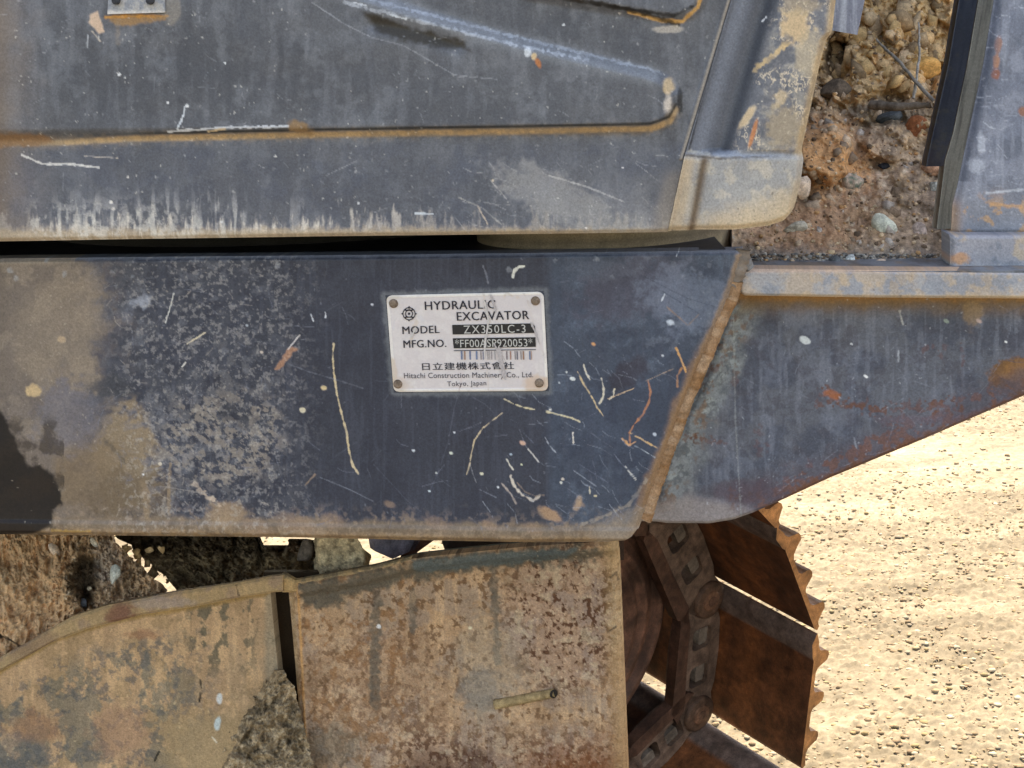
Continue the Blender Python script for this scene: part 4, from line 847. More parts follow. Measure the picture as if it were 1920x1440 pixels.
p.specks(6, .75, '#cdb898', 20, .5, rustz, .3).specks(7, .9, '#5a3f28', 21, .7, None, .3).grain(.2, 13, 3.4)
gd = sheet('motor_guard', X, Y, PG, H, p.C, RUSTY, EX, .02)
# rod welded to the guard, with an open end
tt = np.linspace(0, 1, 22)
tube('rod', PG.at(928 + 112 * tt, 1320 - 22 * tt, .002), .0068 - .0008 * tt, MUDDY, gd, lin('#a68e68') * (.8 + .35 * RS.rand(22, 1)), 12, 4, .12)
disc('rod_end', PG.at(1039, 1298, .005), PG.n + PG.t * .9, .0058, .0012, RUSTY, gd, 14, 0, '#2d2823')
# guard: top edge flange going back and side return
def strip3(name, A, B_, cfun, mt, parent, n2=8, thick=.006):
    A = np.array(A); B_ = np.array(B_); n1 = len(A); tt = np.linspace(0, 1, n2)[None, :, None]; P = A[:, None] * (1 - tt) + B_[:, None] * tt
    idx = np.arange(n1 * n2).reshape(n1, n2); F = np.stack([idx[:-1, :-1], idx[1:, :-1], idx[1:, 1:], idx[:-1, 1:]], -1).reshape(-1, 4)
    C = cfun(n1, n2)
    return link(name, mesh_from(name, P.reshape(-1, 3), F, C.reshape(-1, 3)), mt, parent)
def noisy(col, col2, seed): return lambda a, b: lin(col) * (1 - vnoise(*[q / 3.0 for q in np.meshgrid(np.arange(b), np.arange(a))], seed)[..., None]) + lin(col2) * vnoise(*[q / 3.0 for q in np.meshgrid(np.arange(b), np.arange(a))], seed)[..., None]
gxs = np.linspace(560, 1160, 80); gy_ = interp(gxs, GT)
A = PG.at(gxs, gy_, .003); strip3('guard_top', A, A + np.array([.005, .025, .0]), noisy('#565d5c', '#6b6252', 3), RUSTY, gd)
gys = np.linspace(1012, 1500, 60); A = PG.at(interp(gys, [(1000, 1156), (1100, 1161), (1440, 1175), (1520, 1178)]), gys, -.01)
strip3('guard_side', A, A + np.array([-.05, .22, 0]), noisy('#3d2c22', '#5a4030', 4), RUSTY, gd)

# left plate
LT = [(-60, 1300), (0, 1258), (37, 1236), (100, 1200), (167, 1176), (267, 1151), (375, 1134), (442, 1121), (512, 1108), (530, 1106)]
X, Y, u, v = grid(-60, [(1000, 500), (1100, 505), (1270, 522), (1520, 540)], [(x, y - 6) for x, y in LT], 1500, 2.1)
H = .002 * (fbm(X / 120, Y / 120, 111, 2) - .5) + .001 * fbm(X / 15, Y / 15, 112, 3) - .002 * (1 - ss(interp(Y, [(1100, 505), (1520, 540)]) - X, 0, 8)) ** 2
dl = Y - interp(X, LT)
p = Paint(X, Y, '#a08263', 14)
p.streaks('#b4936f', .6, 10, 80, 113, .4, .65).mottle('#8b7354', .5, 50, 114)
ptch = ss(fbm(X / 34, Y / 46, 115, 5, .66), .50, .56) * np.clip(1.25 - ss(X, 260, 420) * 1.0, 0, 1) * ss(dl, 30, 80)
p.mix(ptch, '#6a695d', .6).mottle('#50565a', .5, 15, 116, .54, .62, mask=(1 - ss(X, 300, 480)) * ss(dl, 20, 60))
p.mix(ss(fbm(X / 20, Y / 30, 117, 5, .66), .56, .62) * ss(X, 320, 380) * (1 - ss(X, 450, 520)) * (1 - ss(Y, 1220, 1300)), '#625c4c', .8)
p.blob(70, 1365, 50, 30, '#8e6a50', .7).blob(225, 1370, 50, 50, '#94725a', .6).blob(265, 1190, 30, 10, '#94694e', .6).blob(30, 1420, 60, 40, '#5c5e5e', .5)
p.mix(ss(X, 270, 340) * ss(Y, 1320, 1370), '#98805f', .8).mix(ss(X, 490, 505), '#7c7666', .6)
p.mix((1 - ss(dl + 6 * (p.n1 - .5), 2, 12)), '#8a6c3c', .8).line([(375, 1275), (378, 1290)], '#2f2a22', 2, .9).line([(376, 1300), (374, 1315)], '#2f2a22', 2.2, .9).line([(290, 1426), (298, 1410)], '#2f2a22', 2, .9)
p.blob(411, 1310, 5, 9, '#c9d0d0', .8, 0, .6).blob(408, 1357, 5, 11, '#a3b4b4', .8, 10, .6).line([(398, 1382), (406, 1392)], '#ddd0b8', 2, .9)
p.specks(7, .88, '#6b5a42', 22, .6, None, .3).specks(9, .9, '#c4ac84', 23, .5, None, .25).grain(.2, 14, 3.4)
tf = sheet('track_frame_plate', X, Y, PL, H, p.C, RUSTY, EX, .02)
# rim bar along the top of both plates
def bar(name, T, B_, plane, off, thick, paint, parent, x0, x1, step=2.4):
    X, Y, u, v = grid(x0, x1, T, B_, step); H = off - .003 * (1 - ss(np.minimum(v, 1 - v) * 26, 0, 6)) ** 2
    return sheet(name, X, Y, plane, H, paint(Paint(X, Y, '#98805f', 15)).C, RUSTY, parent, thick)
BT = [(-60, 1275), (0, 1232), (37, 1213), (137, 1155), (204, 1134), (333, 1109), (450, 1092), (512, 1080), (540, 1078)]
BB = [(-60, 1300), (0, 1258), (37, 1238), (100, 1203), (167, 1178), (267, 1152), (375, 1135), (442, 1121), (512, 1110), (540, 1108)]
bar('rim_bar', BT, BB, PL, .004, .008, lambda q: q.mottle('#8c7562', .7, 26, 120).streaks('#aa8c66', .4, 4, 30, 121).blob(226, 1148, 26, 20, '#7c5544', .85).blob(80, 1215, 60, 30, '#7d6552', .6).blob(310, 1128, 50, 10, '#8f8078', .6).line([(444, 1096), (450, 1115)], '#5c4a38', 1.6, .9).grain(.18, 15), tf, -60, 532)
bar('rim_bar', [(530, 1074), (554, 1088), (692, 1062), (772, 1043)], [(530, 1110), (567, 1110), (700, 1080), (772, 1063)], PG, .004, .008, lambda q: q.mottle('#86765c', .7, 22, 122).mottle('#5d564a', .6, 14, 123, .52, .6).blob(545, 1095, 24, 16, '#a88a60', .8).grain(.2, 16), tf, 530, 772)
# dark slot between the plates: side wall
ys_ = np.linspace(1100, 1500, 40)
A = PL.at(interp(ys_, [(1100, 504), (1270, 521), (1520, 539)]), ys_, -.018); B2_ = PG.at(interp(ys_, [(1100, 528), (1270, 547), (1520, 578)]), ys_, -.06)
strip3('slot_wall', A - np.array([.0, -.04, 0]), B2_, noisy('#2e271f', '#463a2c', 5), RUSTY, tf)

sl = [PL.at(x, y, -.055) for x, y in ((470, 1098), (590, 1098), (620, 1520), (470, 1520))]
quad_sheet('slot_back', sl, 6, 20, lambda u, v: np.tile(lin('#4a3c2c'), u.shape + (1,)), RUSTY, tf)
# added backing box keeps light out from behind; track frame's inner body
q0 = PL.p - PL.n * .05
box('dark_backing', -1.3, 1.25, 2.62, 3.2, 1.02, 1.9, '#2a2a2c')  # added dark box, hides the sunlit ground behind the dirt
box('track_frame', -1.3, .0, 2.3, 2.75, .12, .50, '#5c4a38', EX, RUSTY)

# ================================================================== sprocket and track
YAWT = -40
PTk = Plane(1310, 1200, 2.70, YAWT, math.radians(1) * 0 - 11)
NA = PTk.n; TA = PTk.t; ZA = PTk.u
def tk(px, py): return PTk.at(px, py)
org = tk(1310, 1200)
def loc2(P): d = P - org; return np.array([d @ TA, d @ ZA])
pins = [loc2(tk(*q)) for q in [(1245, 942), (1322, 1120), (1303, 1333), (1171, 1463)]]
def ext(a, b, turn):
    d = b - a; L_ = np.linalg.norm(d); th = math.atan2(d[1], d[0]) + turn; return b + L_ * np.array([math.cos(th), math.sin(th)])
def W3(s, z, o): return org + TA * s + ZA * z + NA * o
pitch = .5 * (np.linalg.norm(pins[2] - pins[1]) + np.linalg.norm(pins[1] - pins[0]))
# more of the chain: over the top to the left, and below
pre = []; a, b_ = pins[1], pins[0]
pins = pins[:] 
ptop = pins[0]
d = pins[0] - pins[1]; th = math.atan2(d[1], d[0])
cur = pins[0]
for turn in (math.radians(16), math.radians(30), 0, 0):
    th += turn; cur = cur + .20 * np.array([math.cos(th), math.sin(th)]); pre.append(cur)
pins = pre[::-1] + pins
d = pins[-1] - pins[-2]; th = math.atan2(d[1], d[0]); cur = pins[-1]
for turn in (-math.radians(38), -math.radians(4), 0):
    th += turn; cur = cur + .20 * np.array([math.cos(th), math.sin(th)]); pins.append(cur)
CH = mat('track_steel', rough=.6, spec=.3, bump=.6, bscale=260, var=.3, blot=[(18, .6, 1.45), (70, .7, 1.35)])
def plate2d(name, outer, holes, z0, z1, frame, colf, mt, parent, smooth=False):
    """Cut plate: 2D outline with holes, extruded from z0 to z1 in a local frame (o, ex, ey, ez)."""
    o, ex, ey, ez = frame; loops = [outer] + holes
    tri = tessellate_polygon([[Vector((q[0], q[1], 0)) for q in lp] for lp in loops]); flat = [q for lp in loops for q in lp]; n = len(flat)
    V = np.array([o + ex * q[0] + ey * q[1] + ez * z for z in (z1, z0) for q in flat]); T = [tuple(t) for t in tri] + [tuple(i + n for i in t)[::-1] for t in tri]
    Q = []; s = 0
    # separate rim vertices keep edges crisp
    for lp in loops:
        k = len(lp)
        for i in range(k): Q.append((s + i, s + (i + 1) % k, n + s + (i + 1) % k, n + s + i))
        s += k
    V2 = np.concatenate([V, V]); Q = [tuple(i + 2 * n for i in q) for q in Q]
    C = colf(V2); return link(name, mesh_from(name, V2, Q, C, smooth=smooth, tris=T), mt, parent)
def arc(cx, cy, r, a0, a1, k): return [(cx + r * math.cos(math.radians(a0 + (a1 - a0) * i / k)), cy + r * math.sin(math.radians(a0 + (a1 - a0) * i / k))) for i in range(k + 1)]
def rrect(cx, cy, hx, hy, r, k=4):
    pts = []
    for (sx, sy, a0) in ((1, 1, 0), (-1, 1, 90), (-1, -1, 180), (1, -1, 270)): pts += arc(cx + sx * (hx - r), cy + sy * (hy - r), r, a0, a0 + 90, k)
    return pts
def vcol(c1, c2, seed):
    def f(V):
        t = fbm(V[:, 0] * 60 + V[:, 1] * 31, V[:, 2] * 60, seed, 3); return lin(c1) * (1 - t[:, None]) + lin(c2) * t[:, None]
    return f
L_OFF = .045
for i in range(len(pins) - 1):
    A2, B2 = pins[i], pins[i + 1]; dv = B2 - A2; Lk = np.linalg.norm(dv); e = dv / Lk
    if not (2 <= i <= 8): continue
    ex = TA * e[0] + ZA * e[1]                 # along the chain, downwards round the sprocket
    ou = np.array([-e[1], e[0]])               # outward side
    if (ou @ (A2 - loc2(tk(1085, 1215)))) < 0: ou = -ou
    ey = TA * ou[0] + ZA * ou[1]
    for side in (0, 1):
        base = W3(A2[0], A2[1], -.0 if side == 0 else -.25)
        frame = (base, ex, ey, NA)
        ol = arc(0, 0, .034, 205, 90, 8) + [(.03, .028), (.05, .036), (Lk * .5, .040), (Lk - .05, .036), (Lk - .03, .030)] + arc(Lk, 0, .036, 90, -80, 10) + [(Lk - .02, -.050), (Lk * .62, -.062), (Lk * .4, -.062), (.04, -.058), (-.002, -.042)]
        holes = [rrect(Lk * .33, -.006, .0205, .022, .010), rrect(Lk * .66, -.006, .0205, .022, .010)]
        nm = 'track_link'
        lk = plate2d(nm, ol[::-1] if False else ol, [h[::-1] for h in holes], -.018, .006, frame, vcol('#826858', '#564338', 30 + i), CH, EX)
        if side == 1: continue
        # rail, running surface side, thicker and polished brown
        plate2d('rail', [(.012, -.070), (Lk - .03, -.074), (Lk - .004, -.058), (Lk - .03, -.044), (Lk * .5, -.046), (.035, -.046), (.0, -.056)], [], -.006, .014, frame, vcol('#432d24', '#5e4031', 40 + i), CH, lk)
        disc('boss', base + ex * Lk + NA * .004, NA, .033, .010, CH, lk, 28, 0, '#5a4234')
        disc('track_pin', base + ex * Lk + NA * .013, NA, .0185, .004, CH, lk, 24, 0, '#6a4a38')
        disc('pin_center', base + ex * Lk + NA * .017, NA, .009, .0012, CH, lk, 14, 0, '#5c4032')
        for hx in (.33, .66):
            nc = base + ex * (Lk * hx) + ey * .012
            nut = plate2d('nut', [(q[0], q[1]) for q in rrect(Lk * hx + .003, .006, .0155, .0105, .003, 2)], [], -.016, -.002, frame, vcol('#8a7a6c', '#5f5146', 50 + i), CH, lk)
    # shoe
    zs, zn = -.33, .20                          # along the track's axis
    th_ = .009
    yo = .040
    s0, s1 = -.006, Lk + (-.001 if i <= 4 else .020)
    prof = [(s0 - .006, yo - .001), (s0 + .010, yo - .009), (s0 + .036, yo - .004), (s0 + .044, yo), (s1 - .006, yo), (s1 + .002, yo + .004),
            (s1 - .002, yo + .011), (s1 - .018, yo + th_)]
    gpos = (.86, .52, .17)
    for gk in gpos:
        c = Lk * gk; gh = .024 + .006 * random.random(); gw = 1 + .3 * (random.random() - .5); prof += [(c + .026 * gw, yo + th_), (c + .018 * gw, yo + th_ + .004), (c + .012, yo + th_ + gh * .6), (c + .009, yo + th_ + gh * .9), (c + .001, yo + th_ + gh), (c - .007, yo + th_ + gh * .92), (c - .012, yo + th_ + gh * .6), (c - .017 * gw, yo + th_ + .005), (c - .026 * gw, yo + th_)]
    prof += [(s0 + .010, yo + th_ - .001), (s0 - .008, yo + .001)]
    prof2 = prof
    frame = (W3(A2[0], A2[1], -.08), ex, ey, NA)
    n_ = len(prof2); NS = 44; zz = np.linspace(zs, zn + .085, NS)
    V = np.array([frame[0] + ex * q[0] + ey * q[1] + NA * z for z in zz for q in prof2])
    Q = [(a * n_ + k, a * n_ + (k + 1) % n_, (a + 1) * n_ + (k + 1) % n_, (a + 1) * n_ + k) for a in range(NS - 1) for k in range(n_)]
    tri = tessellate_polygon([[Vector((q[0], q[1], 0)) for q in prof2]]); T = [tuple(t) for t in tri] + [tuple(t_ + (NS - 1) * n_ for t_ in t)[::-1] for t in tri]
    V2 = np.concatenate([V, V[:n_], V[-n_:]]); nn = len(V); T = [tuple(q + nn for q in t) for t in [tuple(t) for t in tri]] + [tuple(q + nn + n_ for q in t)[::-1] for t in [tuple(t) for t in tri]]
    tz = fbm(np.repeat(zz, n_) * 26, np.tile(np.arange(n_), NS) * .5, 60 + i, 4)
    isband = np.tile(np.array([1 if k <= 2 else 0 for k in range(n_)]), NS)
    isgr = np.tile(np.array([1 if 8 <= k < 35 else 0 for k in range(n_)]), NS)
    C = lin('#804c2c') * (1 - ss(tz, .2, .8)[:, None]) + lin('#573523') * ss(tz, .2, .8)[:, None]
    C = C * (1 - isband[:, None] * .8) + lin('#685a53') * isband[:, None] * .8
    C = C * (1 - isgr[:, None]) + (lin('#8a5a38') * (1 - tz[:, None] * .5)) * isgr[:, None]
    Cend = np.tile(lin('#a06a3e'), (2 * n_, 1))  # end faces painted a brighter rust, as if lit
    me = mesh_from('track_shoe', V2, Q, np.concatenate([C, Cend]), smooth=False, tris=T)
    link('track_shoe', me, CH, EX)

for poly_, c1, c2 in [([(696, 992), (800, 992), (778, 1030), (736, 1048), (704, 1034)], '#7c7884', '#5d5a66'), ([(786, 992), (868, 992), (838, 1014), (815, 1012), (760, 1052)], '#6b4536', '#4a2e24'), ([(850, 992), (946, 992), (952, 1012), (948, 1040), (845, 1040), (838, 1022)], '#3e3230', '#2c2524'), ([(978, 992), (1170, 992), (1170, 1050), (960, 1050), (966, 1028)], '#4a352c', '#33261f')]:
    P_ = [loc2(tk(*q)) for q in poly_]; plate2d('track_shoe', [tuple(q) for q in P_][::-1], [], -.012, .0, (org, TA, ZA, NA), vcol(c1, c2, 90), CH, EX)
# sprocket drum with turned grooves
dc = loc2(tk(1062, 1222)); cen = W3(dc[0], dc[1], 0)
Rr = loc2(tk(1252, 1215))[0] - dc[0]
prof = []
for r, z in [(0, .02), (.3, .02), (.50, .015), (.60, .012), (.62, .018), (.66, .018), (.68, .010), (.72, .010), (.735, .016), (.77, .016), (.785, .008), (.82, .009), (.84, .002), (.88, .002), (.885, .012), (.93, .014), (.96, .010), (.97, -.004), (.985, -.010), (1.0, -.012), (1.03, -.014), (1.06, -.02), (1.06, -.08)]: prof.append((r * Rr, z))
segs = 120; V = []; C = []
for j, (r, z) in enumerate(prof):
    for k in range(segs):
        t = 2 * math.pi * k / segs; V.append(cen + (TA * math.cos(t) + ZA * math.sin(t)) * r + NA * (z - .02))
        q = fbm(np.array(r * 26.0), np.array(t * 5.0), 71, 3); q = float(ss(q, .35, .6)); C.append(lin('#583a2c') * (1 - q) + lin('#a58c68') * q if .5 * Rr < r * Rr < .90 * Rr else lin('#6d4a3a') * (1 - q * .5))
F = [(j * segs + k, j * segs + (k + 1) % segs, (j + 1) * segs + (k + 1) % segs, (j + 1) * segs + k) for j in range(len(prof) - 1) for k in range(segs)]
sp = link('drive_sprocket', mesh_from('drive_sprocket', np.array(V), F, np.array(C)), CH, EX)
for k in range(14):     # teeth
    t = 2 * math.pi * k / 14; er = TA * math.cos(t) + ZA * math.sin(t); et = -TA * math.sin(t) + ZA * math.cos(t)
    plate2d('tooth', [(Rr * .98, -.034), (Rr * 1.08, -.026), (Rr * 1.16, -.010), (Rr * 1.16, .010), (Rr * 1.08, .026), (Rr * .98, .034)], [], -.09, -.045, (cen, er, et, NA), vcol('#4e3a30', '#3b2c26', 80), CH, sp)

# ================================================================== dirt
def mound(name, x0, x1, y0, y1, depthf, colf, step, label, relief, seed, cat='dirt'):
    X, Y, u, v = grid(x0, x1, y0, y1, step)
    if name != 'dirt_mound': X = X + 11 * (fbm(Y / 13, X / 60, seed + 400, 4, .65) - .5)
    D = depthf(X, Y); R_ = relief(X, Y)
    d = ray(X, Y); P = CAMP + d * (D - R_)[..., None]
    C = colf(X, Y)
    n, m = X.shape; idx = np.arange(n * m).reshape(n, m)
    F = np.stack([idx[:-1, :-1], idx[1:, :-1], idx[1:, 1:], idx[:-1, 1:]], -1).reshape(-1, 4)
    bd = np.concatenate([idx[0, :], idx[1:, -1], idx[-1, -2::-1], idx[-2:0:-1, 0]]); k = len(bd); i = np.arange(k); j = (i + 1) % k
    V = P.reshape(-1, 3); Vb = V[bd] + d.reshape(-1, 3)[bd] * .12; o1 = n * m
    Fr = np.stack([bd[i], bd[j], o1 + j, o1 + i], -1)
    Cc = C.reshape(-1, 3)
    o = link(name, mesh_from(name, np.concatenate([V, Vb]), np.concatenate([F, Fr]), curve(np.concatenate([Cc, Cc[bd]]) * 1.45), smooth=False), MUDDY)
    return tag(o, label, cat)
def clods(X, Y, s1, s2, seed, a1, a2, a3=.004):
    wx = X + 14 * (fbm(X / 25, Y / 25, seed + 3, 3) - .5); wy = Y + 14 * (fbm(X / 25, Y / 25, seed + 4, 3) - .5)
    f1, f2, i1 = worley(wx / s1, wy / s1, seed); g1, g2, i2 = worley(wx / s2, wy / s2, seed + 1)
    return a1 * ss(f2 - f1, 0, .5) * (.3 + i1) + a2 * ss(g2 - g1, 0, .45) * (.3 + i2) + a3 * (fbm(X / 7, Y / 7, seed + 2, 4, .65)), i1, i2
def rel1(X, Y):
    c, _, _ = clods(X, Y, 62, 24, 201, .030, .010, .012)
    c2, _, _ = clods(X, Y, 48, 15, 205, .010, .003, .007)
    rg = 1 - np.abs(fbm(X / 70, Y / 70, 220, 5, .6) * 2 - 1) * 2.2
    c = c + .030 * rg; c2 = c2 + .016 * rg
    t = ss(Y, 180, 300)
    r = c * (1 - t) + (c2 * .7 + .02 * fbm(X / 50, Y / 50, 208, 3)) * t
    r += .075 * (1 - ss(np.hypot((X - 1545) / 62, (Y - 290) / 62) + .35 * (fbm(X / 30, Y / 30, 209, 3) - .5), .55, 1.05))      # big clod by the cap
    r += .035 * (1 - ss(np.hypot((X - 1660) / 60, (Y - 265) / 42) + .4 * (fbm(X / 25, Y / 25, 210, 3) - .5), .6, 1.05))
    fall = ss(Y, 507, 470); r = r * fall
    r -= .07 * (1 - ss(np.hypot((X - 1570) / 26, (Y - 110) / 50) + .3 * (fbm(X / 25, Y / 25, 211, 3) - .5), .6, 1.1))
    return r
def col1(X, Y):
    p = Paint(X, Y, '#7f6d5c', 20)
    p.mottle('#66543f', .6, 50, 211).mottle('#8b745c', .6, 22, 212)
    _, i1, i2 = clods(X, Y, 62, 24, 201, 1, 1); p.C *= (.78 + .45 * i2[..., None])
    p.mix(ss(240 - Y + 60 * (p.n2 - .5) + .35 * (X - 1600), 0, 110), '#a5875f', .75).mix((i1 > .7) * (Y < 220), '#b0906a', .6)
    p.blob(1570, 110, 32, 60, '#3a2c22', .7).blob(1560, 290, 75, 75, '#a07650', .85).blob(1500, 440, 90, 50, '#846650', .6).blob(1560, 400, 90, 60, '#86664d', .5)
    p.blob(1650, 265, 60, 40, '#83705e', .7).blob(1690, 210, 80, 28, '#62564a', .7).blob(1640, 212, 60, 22, '#5f564a', .6)
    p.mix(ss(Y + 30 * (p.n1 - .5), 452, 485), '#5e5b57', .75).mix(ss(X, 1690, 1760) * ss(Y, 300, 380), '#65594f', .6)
    p.specks(16, .8, '#a2937f', 30, .8, ss(Y, 250, 300), .3).specks(9, .85, '#8d8c88', 31, .7, ss(Y, 380, 440), .35).specks(12, .88, '#3b342e', 32, .8, ss(Y, 250, 300), .3).specks(20, .85, '#b7834f', 33, .6, 1 - ss(Y, 120, 220), .35)
    return p.grain(.25, 20, 3).C
dep1 = lambda X, Y: interp(Y, [(-80, 2.34), (0, 2.24), (150, 2.14), (250, 2.05), (380, 1.93), (460, 1.85), (490, 1.80), (507, 1.755)])
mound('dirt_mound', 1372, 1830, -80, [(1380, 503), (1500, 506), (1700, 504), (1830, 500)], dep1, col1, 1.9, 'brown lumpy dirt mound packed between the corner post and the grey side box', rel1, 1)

PAL = {}
def rock(name, px, py, depth, r, col, label, sq=(1, 1, 1), seed=0, rot=0, cat='stone', mt=MUDDY, speck=None):
    """A faceted stone: a twice-divided icosahedron cut by random planes."""
    v, f = IV.copy(), IF.copy()
    for _ in range(2):
        vs = list(map(tuple, v)); cache = {}; nf = []
        def mid(a, b):
            k = (min(a, b), max(a, b))
            if k not in cache:
                q = np.array(vs[a]) + np.array(vs[b]); q /= np.linalg.norm(q); vs.append(tuple(q)); cache[k] = len(vs) - 1
            return cache[k]
        for a, b, c in f:
            ab, bc_, ca = mid(a, b), mid(b, c), mid(c, a); nf += [(a, ab, ca), (b, bc_, ab), (c, ca, bc_), (ab, bc_, ca)]
        v, f = np.array(vs), np.array(nf)
    rs = np.random.RandomState(seed + 100)
    for _ in range(11):
        n = rs.randn(3); n /= np.linalg.norm(n); h = rs.uniform(.55, .85); d = v @ n; v = np.where((d > h)[:, None], v - n * (d - h)[:, None] * .92, v)
    v = v * (1 + .05 * (rs.rand(len(v), 1) - .5)) * np.array(sq)
    if px > 1400 and depth > 1.85:
        ax_, ay_ = np.array([[float(px)]]), np.array([[float(py)]]); depth = float((dep1(ax_, ay_) - rel1(ax_, ay_))[0, 0]) - .15 * r / F_PX * 2
    c, s_ = math.cos(math.radians(rot)), math.sin(math.radians(rot)); Rm = np.array([[c, 0, -s_], [0, 1, 0], [s_, 0, c]]); v = v @ Rm.T
    P = CAMP + ray(px, py) * depth; rr = r / F_PX * depth
    t = rs.rand(len(v), 1); C = lin(col) * (.75 + .45 * t)
    if speck: C = np.where(rs.rand(len(v), 1) > .75, lin(speck), C)
    me = mesh_from(name, v * rr, None, curve(C * 1.2), smooth=False, tris=f)
    o = link(name, me, mt); o.location = P; return tag(o, label, cat)
rock('stone', 1657, 425, 2.045, 29, '#a9aa9c', 'large pale grey angular stone set in the dirt above the flange bar', (.95, .8, 1.0), 1, 15)
rock('stone', 1724, 433, 2.045, 17, '#8f8078', 'rounded purplish brown stone right of the large pale stone', (1, .8, 1), 2, 0)
rock('stone', 1646, 496, 1.93, 15, '#b09c8c', 'small pinkish white pebble on the flange beside an orange chip', (1.25, .8, .7), 3, 10)
rock('stone', 1671, 501, 1.92, 12, '#a8805c', 'small orange brown chip lying against a pinkish pebble on the flange', (1, .8, .9), 4, -20)
rock('stone', 1727, 502, 1.92, 15, '#9aa09c', 'flat grey green chip on the flange nearest the side box', (1.2, .8, .6), 5, -12)
rock('stone', 1698, 496, 1.95, 12, '#7a7f80', 'dull grey flat chip on the flange between orange and grey green chips', (1.2, .8, .6), 6, 5)
rock('stone', 1600, 345, 2.09, 26, '#8d7f72', 'speckled grey and pink rock in the middle of the dirt', (.8, .7, 1.15), 7, 35, speck='#5f6a5c')
rock('stone', 1718, 242, 2.13, 26, '#85543a', 'reddish brown angular stone just left of the side box', (.95, .8, 1.1), 8, 12)
rock('stone', 1747, 318, 2.03, 17, '#8c6c58', 'small reddish tan stone touching the side box edge', (1.2, .8, .75), 9, -15)
rock('stone', 1503, 352, 1.80, 24, '#ad9c8c', 'pale pinkish stone wedged behind the edge of the corner post', (.75, .7, 1.1), 10, -15)
rock('stone', 1492, 428, 2.00, 21, '#8a8478', 'greyish stone below the rounded corner of the post', (1.2, .8, .75), 11, 10)
rock('stone', 1568, 168, 2.16, 28, '#5d5044', 'dark brown stone under the black hollow by the post', (1.2, .8, .75), 12, 20)
rock('stone', 1657, 312, 2.10, 10, '#30333a', 'tiny blue black stone chip in the dirt', (1.2, .8, .7), 13, 5)
rock('stone', 1667, 222, 2.13, 20, '#4d5254', 'dark slate grey stone left of the reddish brown stone', (1.3, .8, .8), 14, 15)
rock('stone', 1594, 487, 1.96, 11, '#8a8e8c', 'tiny grey stone at the left end of the flange grit', (1.3, .8, .9), 15, 15)
rock('stone', 1565, 492, 1.96, 14, '#54585a', 'dark grey angular stone in the grit on the flange', (1.0, .8, 1.0), 16, 5)
rock('stone', 1752, 350, 2.01, 13, '#8b8d88', 'small light grey stone below the reddish tan stone', (.9, .8, 1.1), 17, 5)
rock('stone', 1730, 128, 2.24, 32, '#a87f4c', 'tan orange clod of dirt by the upper left of the side box', (1.2, .8, .7), 18, 5)
rock('stone', 1700, 70, 2.26, 30, '#a17c50', 'tan clod of dirt behind the upright twig', (.8, .8, 1.3), 19, 15)
# grit
N = 1500; gxp = 1400 + 370 * RS.rand(N); gyp = 505 - 28 * RS.rand(N) ** 1.3; dd = dep1(gxp, gyp) - rel1(gxp, gyp) - .001
Pg = CAMP + ray(gxp, gyp) * dd[:, None]; pg = np.array([lin('#6b6864'), lin('#8f8c86'), lin('#4d4b49'), lin('#7d6a58'), lin('#a49c90')])
o = link('grit', stones_mesh('grit', Pg, .0008 + .0026 * RS.rand(N) ** 2.5, pg[RS.randint(0, 5, N)], .8), MUDDY); tag(o, 'dark grey grit and small chips along the foot of the dirt mound', 'grit', 'stuff')
N = 1600; gxp = 1400 + 360 * RS.rand(N); gyp = 500 * RS.rand(N); Dg = dep1(gxp, gyp) - rel1(gxp, gyp) - .002
Pg = CAMP + ray(gxp, gyp) * Dg[:, None]; pg = np.array([lin('#7b6a58'), lin('#94826c'), lin('#5a4b3e'), lin('#a08a70'), lin('#8a6b4c')])
o = link('soil_crumbs', stones_mesh('soil_crumbs', Pg, .0006 + .0032 * RS.rand(N) ** 4, curve(pg[RS.randint(0, 5, N)] * 1.5), .9), MUDDY); tag(o, 'loose crumbs of brown soil over the dirt mound', 'soil', 'stuff')
def rubble(name, n, xr, yr, depth, smin, smax, cols_, label, cat):
    gx_ = xr[0] + (xr[1] - xr[0]) * RS.rand(n); gy_ = yr[0] + (yr[1] - yr[0]) * RS.rand(n); Dg = depth(gx_, gy_)
    Pg = CAMP + ray(gx_, gy_) * Dg[:, None]; pc = np.array([lin(c) for c in cols_])
    o = link(name, stones_mesh(name, Pg, smin + (smax - smin) * RS.rand(n) ** 2, curve(pc[RS.randint(0, len(pc), n)] * (1 + .5 * RS.rand(n, 1))), 1.2, 1.15), MUDDY); return tag(o, label, cat, 'stuff')
rubble('rubble', 230, (1555, 1760), (-60, 175), lambda x, y: dep1(x, y) - rel1(x, y) + .002, .003, .013, ['#a5875f', '#8e7352', '#b0906a', '#7d6850', '#9c8468'], 'broken tan clods and slabs of earth in the upper part of the dirt', 'rubble')
rubble('rubble', 26, (225, 320), (1020, 1104), lambda x, y: dof(PL, x, y) + .14, .003, .008, ['#b3936a', '#c2a67e'], 'loose pebbles in the bright gap between the two mud masses', 'rubble')
rubble('rubble', 160, (1430, 1770), (180, 470), lambda x, y: dep1(x, y) - rel1(x, y) + .003, .002, .009, ['#7f6d5c', '#8e7a66', '#6b5a4b', '#94806c', '#8b8178'], 'mixed small broken stones and clods in the lower part of the dirt', 'rubble')
